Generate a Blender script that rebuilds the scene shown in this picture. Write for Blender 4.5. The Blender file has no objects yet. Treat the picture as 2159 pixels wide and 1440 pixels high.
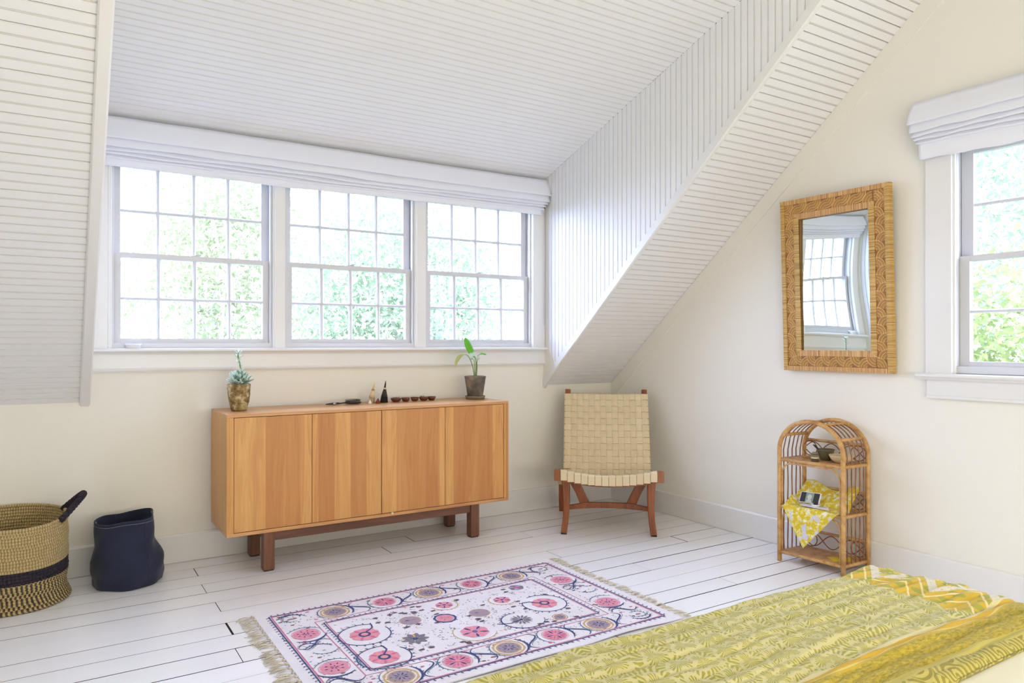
import bpy, bmesh, math, random
from math import sin, cos, pi, sqrt, atan2, radians
from mathutils import Vector, Matrix
import numpy as np
random.seed(7)
rng = np.random.default_rng(7)
S = bpy.context.scene
COL = S.collection

# ------------------------------------------------------------------ camera, world, lights, exposure
CAMP = Vector((-3.5036, -4.1411, 1.14))
YAW, PITCH, ROLL, FPX = .5660, .0032, .0003, 1530.0
fwd = Vector((sin(YAW) * cos(PITCH), cos(YAW) * cos(PITCH), sin(PITCH)))
rgt = Vector((cos(YAW), -sin(YAW), 0)); upv = rgt.cross(fwd)
rgt2 = rgt * cos(ROLL) + upv * sin(ROLL); upv2 = rgt2.cross(fwd)
cd = bpy.data.cameras.new('camera'); cam = bpy.data.objects.new('camera', cd); COL.objects.link(cam)
mw = Matrix((( rgt2.x, upv2.x, -fwd.x, CAMP.x), (rgt2.y, upv2.y, -fwd.y, CAMP.y), (rgt2.z, upv2.z, -fwd.z, CAMP.z), (0, 0, 0, 1)))
cam.matrix_world = mw
cd.sensor_width = 36; cd.lens = 36 * FPX / 2159; cd.clip_start = .05; cd.clip_end = 200
S.camera = cam

W = bpy.data.worlds.new('sky'); S.world = W; W.use_nodes = True
bg = W.node_tree.nodes['Background']
bg.inputs['Color'].default_value = (.57, .68, 1.0, 1)
bg.inputs['Strength'].default_value = 12.5

def area(name, loc, size, power, color, direction, portal=False):
    l = bpy.data.lights.new(name, 'AREA'); l.shape = 'RECTANGLE'; l.size, l.size_y = size
    l.energy = power; l.color = color
    if portal: l.cycles.is_portal = True
    o = bpy.data.objects.new(name, l); COL.objects.link(o); o.location = loc
    o.rotation_euler = Vector(direction).to_track_quat('-Z', 'Z').to_euler()
    return o
area('window_portal', (-1.98, .16, 1.6), (2.6, 1.0), 1, (1, 1, 1), (0, -1, 0), True)
area('window_portal', (.16, -2.82, 1.53), (.85, 1.0), 1, (1, 1, 1), (-1, 0, 0), True)
# warm fill lights added out of view; the second aims up at the ceiling
area('fill_light', (-2.1, -5.3, 1.2), (3.0, 1.2), 80, (1.0, .955, .80), (0, 1, -.05))
area('fill_light', (-2.6, -4.0, 1.75), (1.6, .8), 20, (1.0, .94, .82), (0, .12, 1))
su = bpy.data.lights.new('sun', 'SUN'); su.energy = 3; su.angle = .02; su.color = (1, .96, .88)
suo = bpy.data.objects.new('sun', su); COL.objects.link(suo); suo.rotation_euler = Vector((.45, .62, -.75)).to_track_quat('-Z', 'Y').to_euler()

S.view_settings.view_transform = 'Standard'; S.view_settings.look = 'None'
S.view_settings.exposure = 0.35; S.view_settings.gamma = 1.0; S.view_settings.use_curve_mapping = False
S.render.engine = 'CYCLES'
cy = S.cycles
cy.use_denoising = True
try: cy.denoiser = 'OPENIMAGEDENOISE'
except Exception: pass
cy.max_bounces = 9; cy.diffuse_bounces = 6; cy.glossy_bounces = 4; cy.transmission_bounces = 6; cy.transparent_max_bounces = 12
cy.sample_clamp_indirect = 6.0; cy.caustics_reflective = False; cy.caustics_refractive = False

# ------------------------------------------------------------------ material helpers
def lin(c):
    return tuple(((x / 255) / 12.92 if x <= 10 else (((x / 255) + .055) / 1.055) ** 2.4) for x in c) + (1,)

class NT:
    def __init__(s, m): s.t = m.node_tree; s.n = s.t.nodes; s.l = s.t.links
    def new(s, typ, **kw):
        n = s.n.new(typ)
        for k, v in kw.items():
            if k.startswith('i_'):
                inp = n.inputs[k[2:].replace('_', ' ')]
                s.put(inp, v)
            else: setattr(n, k, v)
        return n
    def put(s, inp, v):
        if isinstance(v, E): s.l.new(v.s, inp)
        elif isinstance(v, bpy.types.NodeSocket): s.l.new(v, inp)
        else: inp.default_value = v
    def math(s, op, a, b=None, c=None):
        n = s.n.new('ShaderNodeMath'); n.operation = op
        for i, v in enumerate((a, b, c)):
            if v is not None: s.put(n.inputs[i], v)
        return E(s, n.outputs[0])
    def mix(s, f, a, b):
        n = s.n.new('ShaderNodeMix'); n.data_type = 'RGBA'
        s.put(n.inputs[0], f); s.put(n.inputs[6], a); s.put(n.inputs[7], b)
        return n.outputs[2]
    def noise(s, vec, scale, detail=2, rough=.5, dist=0, dims='3D'):
        n = s.n.new('ShaderNodeTexNoise'); n.noise_dimensions = dims
        if vec is not None: s.put(n.inputs['Vector'], vec)
        n.inputs['Scale'].default_value = scale; n.inputs['Detail'].default_value = detail
        n.inputs['Roughness'].default_value = rough; n.inputs['Distortion'].default_value = dist
        return E(s, n.outputs[0])
    def ramp(s, f, stops):
        n = s.n.new('ShaderNodeValToRGB'); s.put(n.inputs[0], f)
        el = n.color_ramp.elements
        while len(el) < len(stops): el.new(.5)
        for e, (p, c) in zip(el, stops): e.position = p; e.color = c
        return n.outputs[0]
    def coords(s, kind='Object'):
        return s.n.new('ShaderNodeTexCoord').outputs[kind]
    def scale(s, vec, v):
        n = s.n.new('ShaderNodeMapping'); s.put(n.inputs[0], vec); n.inputs['Scale'].default_value = v
        return n.outputs[0]
    def sep(s, vec):
        n = s.n.new('ShaderNodeSeparateXYZ'); s.put(n.inputs[0], vec)
        return [E(s, o) for o in n.outputs]
    def comb(s, x, y, z=0.0):
        n = s.n.new('ShaderNodeCombineXYZ')
        s.put(n.inputs[0], x); s.put(n.inputs[1], y); s.put(n.inputs[2], z)
        return n.outputs[0]
    def bump(s, h, strength=.3, dist=.002):
        n = s.n.new('ShaderNodeBump'); s.put(n.inputs['Height'], h)
        n.inputs['Strength'].default_value = strength; n.inputs['Distance'].default_value = dist
        s.l.new(n.outputs[0], s.b.inputs['Normal'])
class E:
    def __init__(s, nt, so): s.nt = nt; s.s = so
    def __add__(a, b): return a.nt.math('ADD', a, b)
    __radd__ = __add__
    def __sub__(a, b): return a.nt.math('SUBTRACT', a, b)
    def __rsub__(a, b): return a.nt.math('SUBTRACT', b, a)
    def __mul__(a, b): return a.nt.math('MULTIPLY', a, b)
    __rmul__ = __mul__
    def __truediv__(a, b): return a.nt.math('DIVIDE', a, b)
    def gt(a, b): return a.nt.math('GREATER_THAN', a, b)
    def lt(a, b): return a.nt.math('LESS_THAN', a, b)
    def sin(a): return a.nt.math('SINE', a)
    def cos(a): return a.nt.math('COSINE', a)
    def abs(a): return a.nt.math('ABSOLUTE', a)
    def frac(a): return a.nt.math('FRACT', a)
    def floor(a): return a.nt.math('FLOOR', a)
    def atan2(a, b): return a.nt.math('ARCTAN2', a, b)
    def sqrt(a): return a.nt.math('SQRT', a)

def mat(name, rgb, rough=.6, spec=None, metal=0, sheen=0, var=0, varscale=3):
    m = bpy.data.materials.new(name); m.use_nodes = True
    nt = NT(m); b = m.node_tree.nodes['Principled BSDF']; nt.b = b
    c = lin(rgb) if max(rgb) > 1 else tuple(rgb) + (1,)
    b.inputs['Base Color'].default_value = c
    b.inputs['Roughness'].default_value = rough; b.inputs['Metallic'].default_value = metal
    if spec is not None: b.inputs['Specular IOR Level'].default_value = spec
    if sheen: b.inputs['Sheen Weight'].default_value = sheen
    if var:
        f = nt.noise(nt.coords(), varscale, 3)
        k = tuple(max(0, x * (1 - var)) for x in c[:3]) + (1,)
        col = nt.mix(f, k, tuple(min(1, x * (1 + var * .5)) for x in c[:3]) + (1,))
        nt.l.new(col, b.inputs['Base Color'])
    m['nt'] = 1
    return m
def mnt(m):
    nt = NT(m); nt.b = m.node_tree.nodes['Principled BSDF']; return nt

M = {}
M['wall'] = mat('plaster', (238, 235, 226), .75, var=.025, varscale=1.3)
nt = mnt(M['wall']); nt.bump(nt.noise(nt.coords(), 60, 3), .08, .002)
M['trim'] = mat('trim_paint', (232, 231, 230), .32, var=.02)
M['board'] = mat('board_paint', (236, 236, 238), .42, var=.03, varscale=2)
M['groove'] = mat('board_groove_shade', (226, 224, 222), .8)  # groove shade put into the colour, a little darker than the boards
M['sash'] = mat('sash_paint', (210, 210, 214), .35)
M['blind'] = mat('linen_white', (234, 236, 246), .9, sheen=.2)
nt = mnt(M['blind']); v = nt.coords(); nt.bump(nt.noise(nt.scale(v, (300, 300, 900)), 1, 2), .15, .001)

# painted floor boards
m = mat('painted_floor', (228, 227, 222), .27); M['floor'] = m; nt = mnt(m); v = nt.coords()
oi = nt.new('ShaderNodeObjectInfo')
rn = E(nt, oi.outputs['Random'])
g = nt.noise(nt.scale(v, (1.2, 8, 8)), 1.6, 2)
base = nt.mix(g, lin((240, 240, 244)), lin((250, 250, 255)))
base = nt.mix(rn * .25, base, lin((230, 229, 228)))
nt.l.new(base, nt.b.inputs['Base Color'])
M['subfloor'] = mat('dark_subfloor', (42, 36, 30), .95)

def wood(name, c1, c2, c3, axis=2, rough=.4, strip=0, ring=9.0):
    m = mat(name, c1, rough); nt = mnt(m); v = nt.coords()
    oi = nt.new('ShaderNodeObjectInfo')
    x, y, z = nt.sep(v)
    rn = E(nt, oi.outputs['Random'])
    off = nt.comb(rn * 13.0, rn * 7.0, rn * 31.0)
    va = nt.new('ShaderNodeVectorMath', operation='ADD'); nt.put(va.inputs[0], v); nt.put(va.inputs[1], off)
    vv = va.outputs[0]
    sc = [ring, ring, ring]; sc[axis] = .55
    n1 = nt.noise(nt.scale(vv, tuple(sc)), 1.6, 3, .55, .6)
    sc2 = [120, 120, 120]; sc2[axis] = 3.5
    n2 = nt.noise(nt.scale(vv, tuple(sc2)), 1, 3, .6)
    lines = (n1 * 46.0).sin() * .5 + .5
    f = n1 * .8 + lines * .16 + n2 * .25 - .12
    col = nt.ramp(f, [(.22, lin(c3)), (.48, lin(c1)), (.75, lin(c2))])
    if strip:
        wn = nt.n.new('ShaderNodeTexWhiteNoise'); wn.noise_dimensions = '1D'
        wob = nt.noise(nt.scale(v, (4, 4, .6)), 1, 1) * .01
        nt.put(wn.inputs['W'], ((x + wob) / strip).floor() + rn * 91.0)
        w = E(nt, wn.outputs[0])
        col = nt.mix(w * .68, col, nt.mix(w.gt(.62), lin(c2), lin(c3)))
    nt.l.new(col, nt.b.inputs['Base Color'])
    nt.bump(n2, .08, .001)
    return m
M['teak'] = wood('teak_veneer_upright', (206, 148, 84), (220, 168, 102), (182, 118, 64), 2, .42, strip=.088)
M['teak_h'] = wood('teak_veneer_lengthwise', (204, 150, 96), (220, 168, 112), (184, 122, 74), 0, .35)
M['darkwood'] = wood('dark_walnut', (112, 70, 48), (128, 82, 58), (84, 50, 34), 2, .42)
M['darkwood_h'] = wood('dark_walnut_lengthwise', (104, 66, 48), (120, 78, 56), (80, 48, 34), 0, .42)
M['chairwood'] = wood('chair_wood', (140, 78, 42), (160, 94, 54), (108, 56, 32), 2, .38)
# woven straps
m = mat('cotton_webbing', (206, 184, 146), .9); M['web'] = m; nt = mnt(m); v = nt.coords()
oi = nt.new('ShaderNodeObjectInfo')
c = nt.mix(E(nt, oi.outputs['Random']), lin((228, 212, 178)), lin((214, 194, 158)))
c = nt.mix(nt.noise(v, 25, 2), c, lin((222, 204, 170)))
nt.l.new(c, nt.b.inputs['Base Color']); nt.bump(nt.noise(nt.scale(v, (900, 900, 900)), 1, 1), .2, .0006)
M['web_edge'] = mat('webbing_edge_shade', (150, 126, 88), .95)  # shade between the straps painted on as a darker edge colour
# glass
def glass(name):
    m = bpy.data.materials.new(name); m.use_nodes = True; t = m.node_tree
    t.nodes.remove(t.nodes['Principled BSDF']); out = t.nodes['Material Output']
    tr = t.nodes.new('ShaderNodeBsdfTransparent'); tr.inputs[0].default_value = (.985, .99, .99, 1)
    gl = t.nodes.new('ShaderNodeBsdfGlossy'); gl.inputs['Roughness'].default_value = .02
    lw = t.nodes.new('ShaderNodeLayerWeight'); lw.inputs[0].default_value = .5; fr = t.nodes.new('ShaderNodeMath'); fr.operation = 'MULTIPLY_ADD'; pw = t.nodes.new('ShaderNodeMath'); pw.operation = 'POWER'; pw.inputs[1].default_value = 5; t.links.new(lw.outputs['Facing'], pw.inputs[0]); t.links.new(pw.outputs[0], fr.inputs[0]); fr.inputs[1].default_value = .8; fr.inputs[2].default_value = .025
    mx = t.nodes.new('ShaderNodeMixShader')
    t.links.new(fr.outputs[0], mx.inputs[0]); t.links.new(tr.outputs[0], mx.inputs[1]); t.links.new(gl.outputs[0], mx.inputs[2])
    t.links.new(mx.outputs[0], out.inputs[0]); return m
M['glass'] = glass('window_glass')
M['mirror'] = mat('mirror_silver', (232, 240, 238), .0, metal=1)
# rattan
def rattan(name, c1, c2, c3, nodes=True):
    m = mat(name, c1, .45); nt = mnt(m); v = nt.coords()
    f = nt.noise(v, 22, 4, .6)
    col = nt.ramp(f, [(.3, lin(c3)), (.5, lin(c1)), (.7, lin(c2))])
    sp = nt.noise(v, 90, 2)
    col = nt.mix(sp.gt(.68) * .55, col, lin((104, 66, 34)))
    nt.l.new(col, nt.b.inputs['Base Color']); nt.bump(f, .2, .002); return m
M['rattan'] = rattan('rattan_cane', (196, 150, 92), (214, 172, 112), (168, 118, 64))
M['rattan_dark'] = rattan('rattan_thin', (140, 92, 58), (160, 112, 74), (104, 64, 40))
m = rattan('woven_shelf', (198, 152, 104), (212, 170, 122), (168, 118, 76)); M['rattan_shelf'] = m
nt = mnt(m); x, y, z = nt.sep(nt.coords()); nt.bump((x * 900.0).sin(), .5, .001)
def reed(name, axis, c1, c2, c3, freq=420.0):
    m = mat(name, c1, .5); nt = mnt(m); v = nt.coords(); p = nt.sep(v)[axis]
    sc = [3, 3, 3]; sc[axis] = 130
    w = nt.noise(nt.scale(v, tuple(sc)), 1.2, 2, .7)
    col = nt.ramp(w, [(.32, lin(c3)), (.5, lin(c1)), (.68, lin(c2))])
    nt.l.new(col, nt.b.inputs['Base Color'])
    nt.bump(w, .7, .003); return m
M['reed_v'] = reed('reed_wrapped_upright', 2, (194, 154, 80), (218, 184, 114), (140, 100, 44))
M['reed_h'] = reed('reed_wrapped_crosswise', 1, (200, 152, 92), (222, 184, 124), (148, 98, 52))
M['reed_band'] = mat('reed_band', (164, 116, 62), .55, var=.3, varscale=60)
M['reed_a'] = mat('reed_arc_light', (222, 180, 112), .5, var=.15, varscale=40)
M['reed_b'] = mat('reed_arc_dark', (198, 148, 84), .5, var=.2, varscale=40)
# basket
def braid(name, c1, c2, n=150.0, zz=300.0, thr=0.0):
    m = mat(name, c1, .9); nt = mnt(m); v = nt.coords(); x, y, z = nt.sep(v)
    a = y.atan2(x)
    row = ((z - .0) / .0138 + .5).floor(); s_ = (a * n + row * zz + (row * 1.7 + a * 2.0).sin() * 1.1 + nt.noise(v, 9, 1) * 4.0).sin()
    col = nt.mix(s_.gt(thr), lin(c1), lin(c2))
    col = nt.mix(nt.noise(v, 70, 3) * .5, col, lin(tuple(k * .72 for k in c1)))
    nt.l.new(col, nt.b.inputs['Base Color']); nt.bump(s_, .6, .003); return m
M['bask'] = braid('seagrass', (212, 190, 140), (172, 146, 94), 120.0, 1.3)
M['bask_mix'] = braid('seagrass_two_tone', (206, 180, 124), (38, 30, 34), 74.0, 1.9, .0)
M['bask_dark'] = braid('seagrass_dark', (52, 42, 58), (34, 28, 40), 90.0, 1.2)
m = mat('navy_canvas', (34, 40, 72), .85, sheen=.15); M['navy'] = m; nt = mnt(m); v = nt.coords()
c = nt.mix(nt.noise(v, 9, 4), lin((20, 24, 46)), lin((34, 40, 70))); nt.l.new(c, nt.b.inputs['Base Color'])
nt.bump(nt.noise(v, 300, 2), .2, .001)
M['stitch'] = mat('stitch_thread', (150, 152, 168), .8)
# pots
m = mat('weathered_clay', (150, 124, 84), .9); M['clay'] = m; nt = mnt(m); v = nt.coords()
f = nt.noise(v, 28, 5, .65); g = nt.noise(v, 11, 2)
c = nt.ramp(f, [(.36, lin((98, 74, 44))), (.5, lin((150, 126, 84))), (.62, lin((206, 192, 158)))])
c = nt.mix(g.gt(.56) * .5, c, lin((150, 140, 84))); nt.l.new(c, nt.b.inputs['Base Color']); nt.bump(f, .6, .004)
m = mat('grey_clay', (112, 104, 98), .8); M['greyclay'] = m; nt = mnt(m); v = nt.coords()
f = nt.noise(v, 14, 5, .6)
c = nt.ramp(f, [(.35, lin((86, 80, 76))), (.5, lin((112, 104, 97))), (.66, lin((152, 132, 104)))]); nt.l.new(c, nt.b.inputs['Base Color']); nt.bump(f, .4, .003)
M['saucer'] = mat('olive_saucer', (128, 120, 96), .8, var=.3, varscale=30)
M['soil'] = mat('soil', (52, 40, 28), 1, var=.5, varscale=90)
def leafm(name, c1, c2, trans=.0, rough=.5):
    m = mat(name, c1, rough); nt = mnt(m)
    c = nt.mix(nt.noise(nt.coords(), 30, 2), lin(c1), lin(c2)); nt.l.new(c, nt.b.inputs['Base Color'])
    if trans:
        t = m.node_tree; tl = t.nodes.new('ShaderNodeBsdfTranslucent'); nt.l.new(c, tl.inputs[0])
        mx = t.nodes.new('ShaderNodeMixShader'); mx.inputs[0].default_value = trans
        nt.l.new(nt.b.outputs[0], mx.inputs[1]); nt.l.new(tl.outputs[0], mx.inputs[2])
        nt.l.new(mx.outputs[0], t.nodes['Material Output'].inputs[0])
    return m
M['succ'] = leafm('succulent_leaf', (196, 220, 214), (226, 240, 234))
M['succ_dark'] = leafm('succulent_leaf_core', (112, 146, 128), (140, 170, 150))
M['lily'] = leafm('lily_leaf', (112, 184, 48), (138, 206, 66), .45)
M['lily_pale'] = leafm('pale_leaf', (200, 224, 206), (224, 238, 226), .2)
M['lily_olive'] = leafm('drying_leaf', (176, 190, 112), (206, 208, 140), .3)
M['stem'] = mat('green_stem', (112, 140, 70), .5)
M['tree1'] = leafm('tree_leaf_green', (150, 158, 122), (170, 176, 140), .4, .6)
M['tree2'] = leafm('tree_leaf_blue', (134, 154, 124), (158, 172, 142), .4, .6)
M['tree3'] = leafm('tree_leaf_fresh', (138, 152, 92), (160, 172, 114), .45, .6)
M['bark'] = mat('pale_bark', (196, 188, 182), .9, var=.2)
M['grass'] = mat('lawn', (70, 88, 52), .95, var=.2, varscale=1)
M['fence'] = mat('weathered_fence', (110, 98, 92), .9, var=.15)
# small things
M['darkbrown'] = mat('dark_horn', (46, 36, 30), .4)
M['bristle'] = mat('brown_bristle', (70, 56, 48), .8, var=.3, varscale=200)
M['silver'] = mat('silver_band', (190, 190, 200), .3, metal=.8)
M['cream'] = mat('cream_fibre', (226, 204, 162), .7, var=.15, varscale=120)
M['black'] = mat('black_fibre', (50, 46, 46), .7, var=.3, varscale=150)
M['tan'] = mat('tan_knot', (176, 140, 76), .6)
M['whitecone'] = mat('white_wax', (240, 230, 214), .6)
M['redcone'] = mat('red_brown_clay', (128, 54, 36), .6)
M['bowlwood'] = mat('bowl_wood', (110, 62, 42), .4, var=.3, varscale=40)
M['herb'] = mat('dried_herb', (150, 128, 82), .9, var=.4, varscale=120)
M['white'] = mat('white_enamel', (244, 244, 248), .3)
M['paper'] = mat('white_paper', (232, 230, 240), .8)
M['olivebowl'] = mat('olive_glaze', (104, 98, 74), .45, var=.3, varscale=30)
M['creambowl'] = mat('cream_glaze', (222, 206, 164), .4, var=.1)
M['stoneA'] = mat('pebble_olive', (134, 124, 96), .6, var=.2, varscale=50)
M['stoneB'] = mat('pebble_cream', (206, 198, 160), .6, var=.15, varscale=50)
M['stoneC'] = mat('pebble_dark', (96, 74, 56), .6, var=.2, varscale=50)
M['photo_dark'] = mat('photo_dark', (46, 48, 62), .4)
M['photo_mid'] = mat('photo_mid', (140, 160, 160), .4)
M['photo_light'] = mat('photo_light', (206, 214, 208), .4)
M['yellowpaper'] = mat('yellow_card', (232, 204, 40), .8, var=.06)
M['rubber'] = mat('dark_foot', (44, 40, 34), .7)
# floral cloth
m = mat('yellow_floral_cloth', (220, 196, 60), .9, sheen=.1); M['floral'] = m; nt = mnt(m); v = nt.coords()
n1 = nt.noise(v, 44, 3, .6, .4); n2 = nt.noise(v, 24, 2, .5)
c = nt.mix(n1.gt(.5), lin((216, 188, 40)), lin((226, 214, 120)))
c = nt.mix(n1.gt(.6), c, lin((232, 230, 220)))
zc = nt.sep(v)[2]; c = nt.mix(n2.gt(.56) * zc.lt(.28) * .85, c, lin((208, 206, 228)))
nt.l.new(c, nt.b.inputs['Base Color'])
# sheet
M['sheet'] = mat('cream_sheet', (220, 216, 196), .9, sheen=.1)
M['bedwood'] = mat('bed_base', (200, 190, 170), .8)

# printed bedspread (uv = metres on the bed: u along x, v along y)
def bedspread_mat():
    m = mat('printed_cotton', (200, 190, 120), .92, sheen=.1); nt = mnt(m)
    uvn = nt.n.new('ShaderNodeUVMap'); uv = uvn.outputs[0]
    u, v, _ = nt.sep(uv)
    def fan(scale, k, rad):
        vo = nt.n.new('ShaderNodeTexVoronoi'); vo.voronoi_dimensions = '2D'
        nt.put(vo.inputs['Vector'], uv); vo.inputs['Scale'].default_value = scale; vo.inputs['Randomness'].default_value = .75
        px, py, _z = nt.sep(vo.outputs['Position'])
        dx = u - px; dy = v - py
        a = dy.atan2(dx); r = (dx * dx + dy * dy).sqrt()
        dash = ((r * (rad * 1.7)) + (a * 3.0).sin() * 1.6).sin()
        return ((a * k + r * rad).sin(), dash)
    s1, d1 = fan(14.0, 24.0, 95.0)
    wob = nt.noise(uv, 90, 2)
    f = (s1 + (wob - .5) * 1.8).gt(-.05) * d1.gt(-.55)
    cream = lin((198, 190, 142)); olive = lin((152, 148, 56))
    field = nt.mix(f, cream, olive)
    field = nt.mix((nt.noise(uv, 7, 2) - .3) * .6, field, lin((182, 170, 82)))
    # ochre end border with white zigzag and olive leaves
    och = lin((200, 168, 46)); grn = lin((160, 158, 58)); wht = lin((210, 204, 186)); yel = lin((204, 180, 66))
    sd = nt.noise(uv, 34, 2)
    blotch = nt.noise(uv, 19, 1)
    tri = (((v / .165) + .22).frac() - .5).abs() * 2.0
    d = u - (tri * .125 - 1.475)
    vo = nt.n.new('ShaderNodeTexVoronoi'); vo.voronoi_dimensions = '2D'; nt.put(vo.inputs['Vector'], nt.scale(uv, (1.0, .55, 1))); vo.inputs['Scale'].default_value = 26; vo.inputs['Randomness'].default_value = .3
    leaf = E(nt, vo.outputs['Distance'])
    left = nt.mix(leaf.lt(.30), och, grn)
    left = nt.mix(((d * 95.0).sin().gt(.9)) * d.lt(-.03), left, lin((226, 206, 150)))
    right = nt.mix(blotch.gt(.52), yel, grn)
    right = nt.mix(sd.gt(.6), right, wht)
    end = nt.mix(d.gt(0.0), left, right)
    zz = d.abs().lt(.020) * (nt.noise(uv, 140, 1).gt(.36))
    end = nt.mix(zz, end, wht)
    e_edge = (u + (tri * .02) + (sd - .5) * .01).gt(-1.535)
    c = nt.mix(e_edge, field, end)
    # lengthwise ochre band beside the folded edge
    wv = (u * 5.5).sin() * .009 + (u * 13.0).sin() * .003
    w = v - wv
    mott = nt.noise(nt.scale(uv, (60, 190, 1)), 1, 3, .7)
    band = nt.ramp(mott, [(.36, lin((132, 124, 34))), (.5, lin((168, 148, 34))), (.66, lin((192, 166, 60)))])
    ln = (w * 330.0).sin()
    hem = nt.mix(w.lt(-3.236), lin((222, 190, 66)), nt.mix(ln.gt(.2), lin((214, 178, 56)), lin((224, 204, 130))))
    c = nt.mix(w.lt(-3.212) * (w.gt(-3.222)), c, lin((206, 196, 150)))
    c = nt.mix(w.lt(-3.222), c, lin((196, 158, 36)))
    c = nt.mix(w.lt(-3.234), c, lin((204, 186, 108)))
    c = nt.mix(w.lt(-3.238), c, lin((190, 160, 44)))
    c = nt.mix(w.lt(-3.243), c, band)
    c = nt.mix(w.lt(-3.318), c, lin((186, 172, 84)))
    # turned over edge showing the darker swirl print
    s2, d2 = fan(12.0, 3.0, 420.0)
    sw = nt.mix(s2.gt(0.0), lin((136, 126, 48)), lin((178, 166, 86)))
    c = nt.mix(w.lt(-3.340), c, sw)
    nt.l.new(c, nt.b.inputs['Base Color'])
    nt.bump(nt.noise(nt.scale(uv, (60, 160, 1)), 1, 3, .6), .5, .004)
    return m
M['spread'] = bedspread_mat()
# rug materials
m = mat('rug_cotton', (232, 226, 232), .95); M['rug'] = m; nt = mnt(m); v = nt.coords(); x, y, z = nt.sep(v)
nt.bump((x * 1500.0).sin() * (y * 1500.0).sin(), .25, .001)
c = nt.mix(nt.noise(v, 8, 3), lin((222, 214, 218)), lin((238, 234, 240))); nt.l.new(c, nt.b.inputs['Base Color'])
def thread(name, c):
    m = mat(name, c, .9, var=.22, varscale=160); return m
for k, c in dict(t_pink=(230, 148, 172), t_rose=(214, 112, 138), t_coral=(236, 158, 158), t_blue=(62, 72, 122), t_blue2=(92, 108, 160), t_mauve=(166, 146, 160),
                 t_grey=(128, 120, 134), t_ochre=(206, 170, 110), t_brown=(132, 104, 96), t_line=(206, 122, 150), t_lilac=(168, 156, 200), t_teal=(84, 116, 140)).items():
    M[k] = thread(k.replace('t_', 'thread_'), c)
M['fringe'] = mat('fringe_cord', (226, 216, 196), .95, var=.2, varscale=60)

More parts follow.
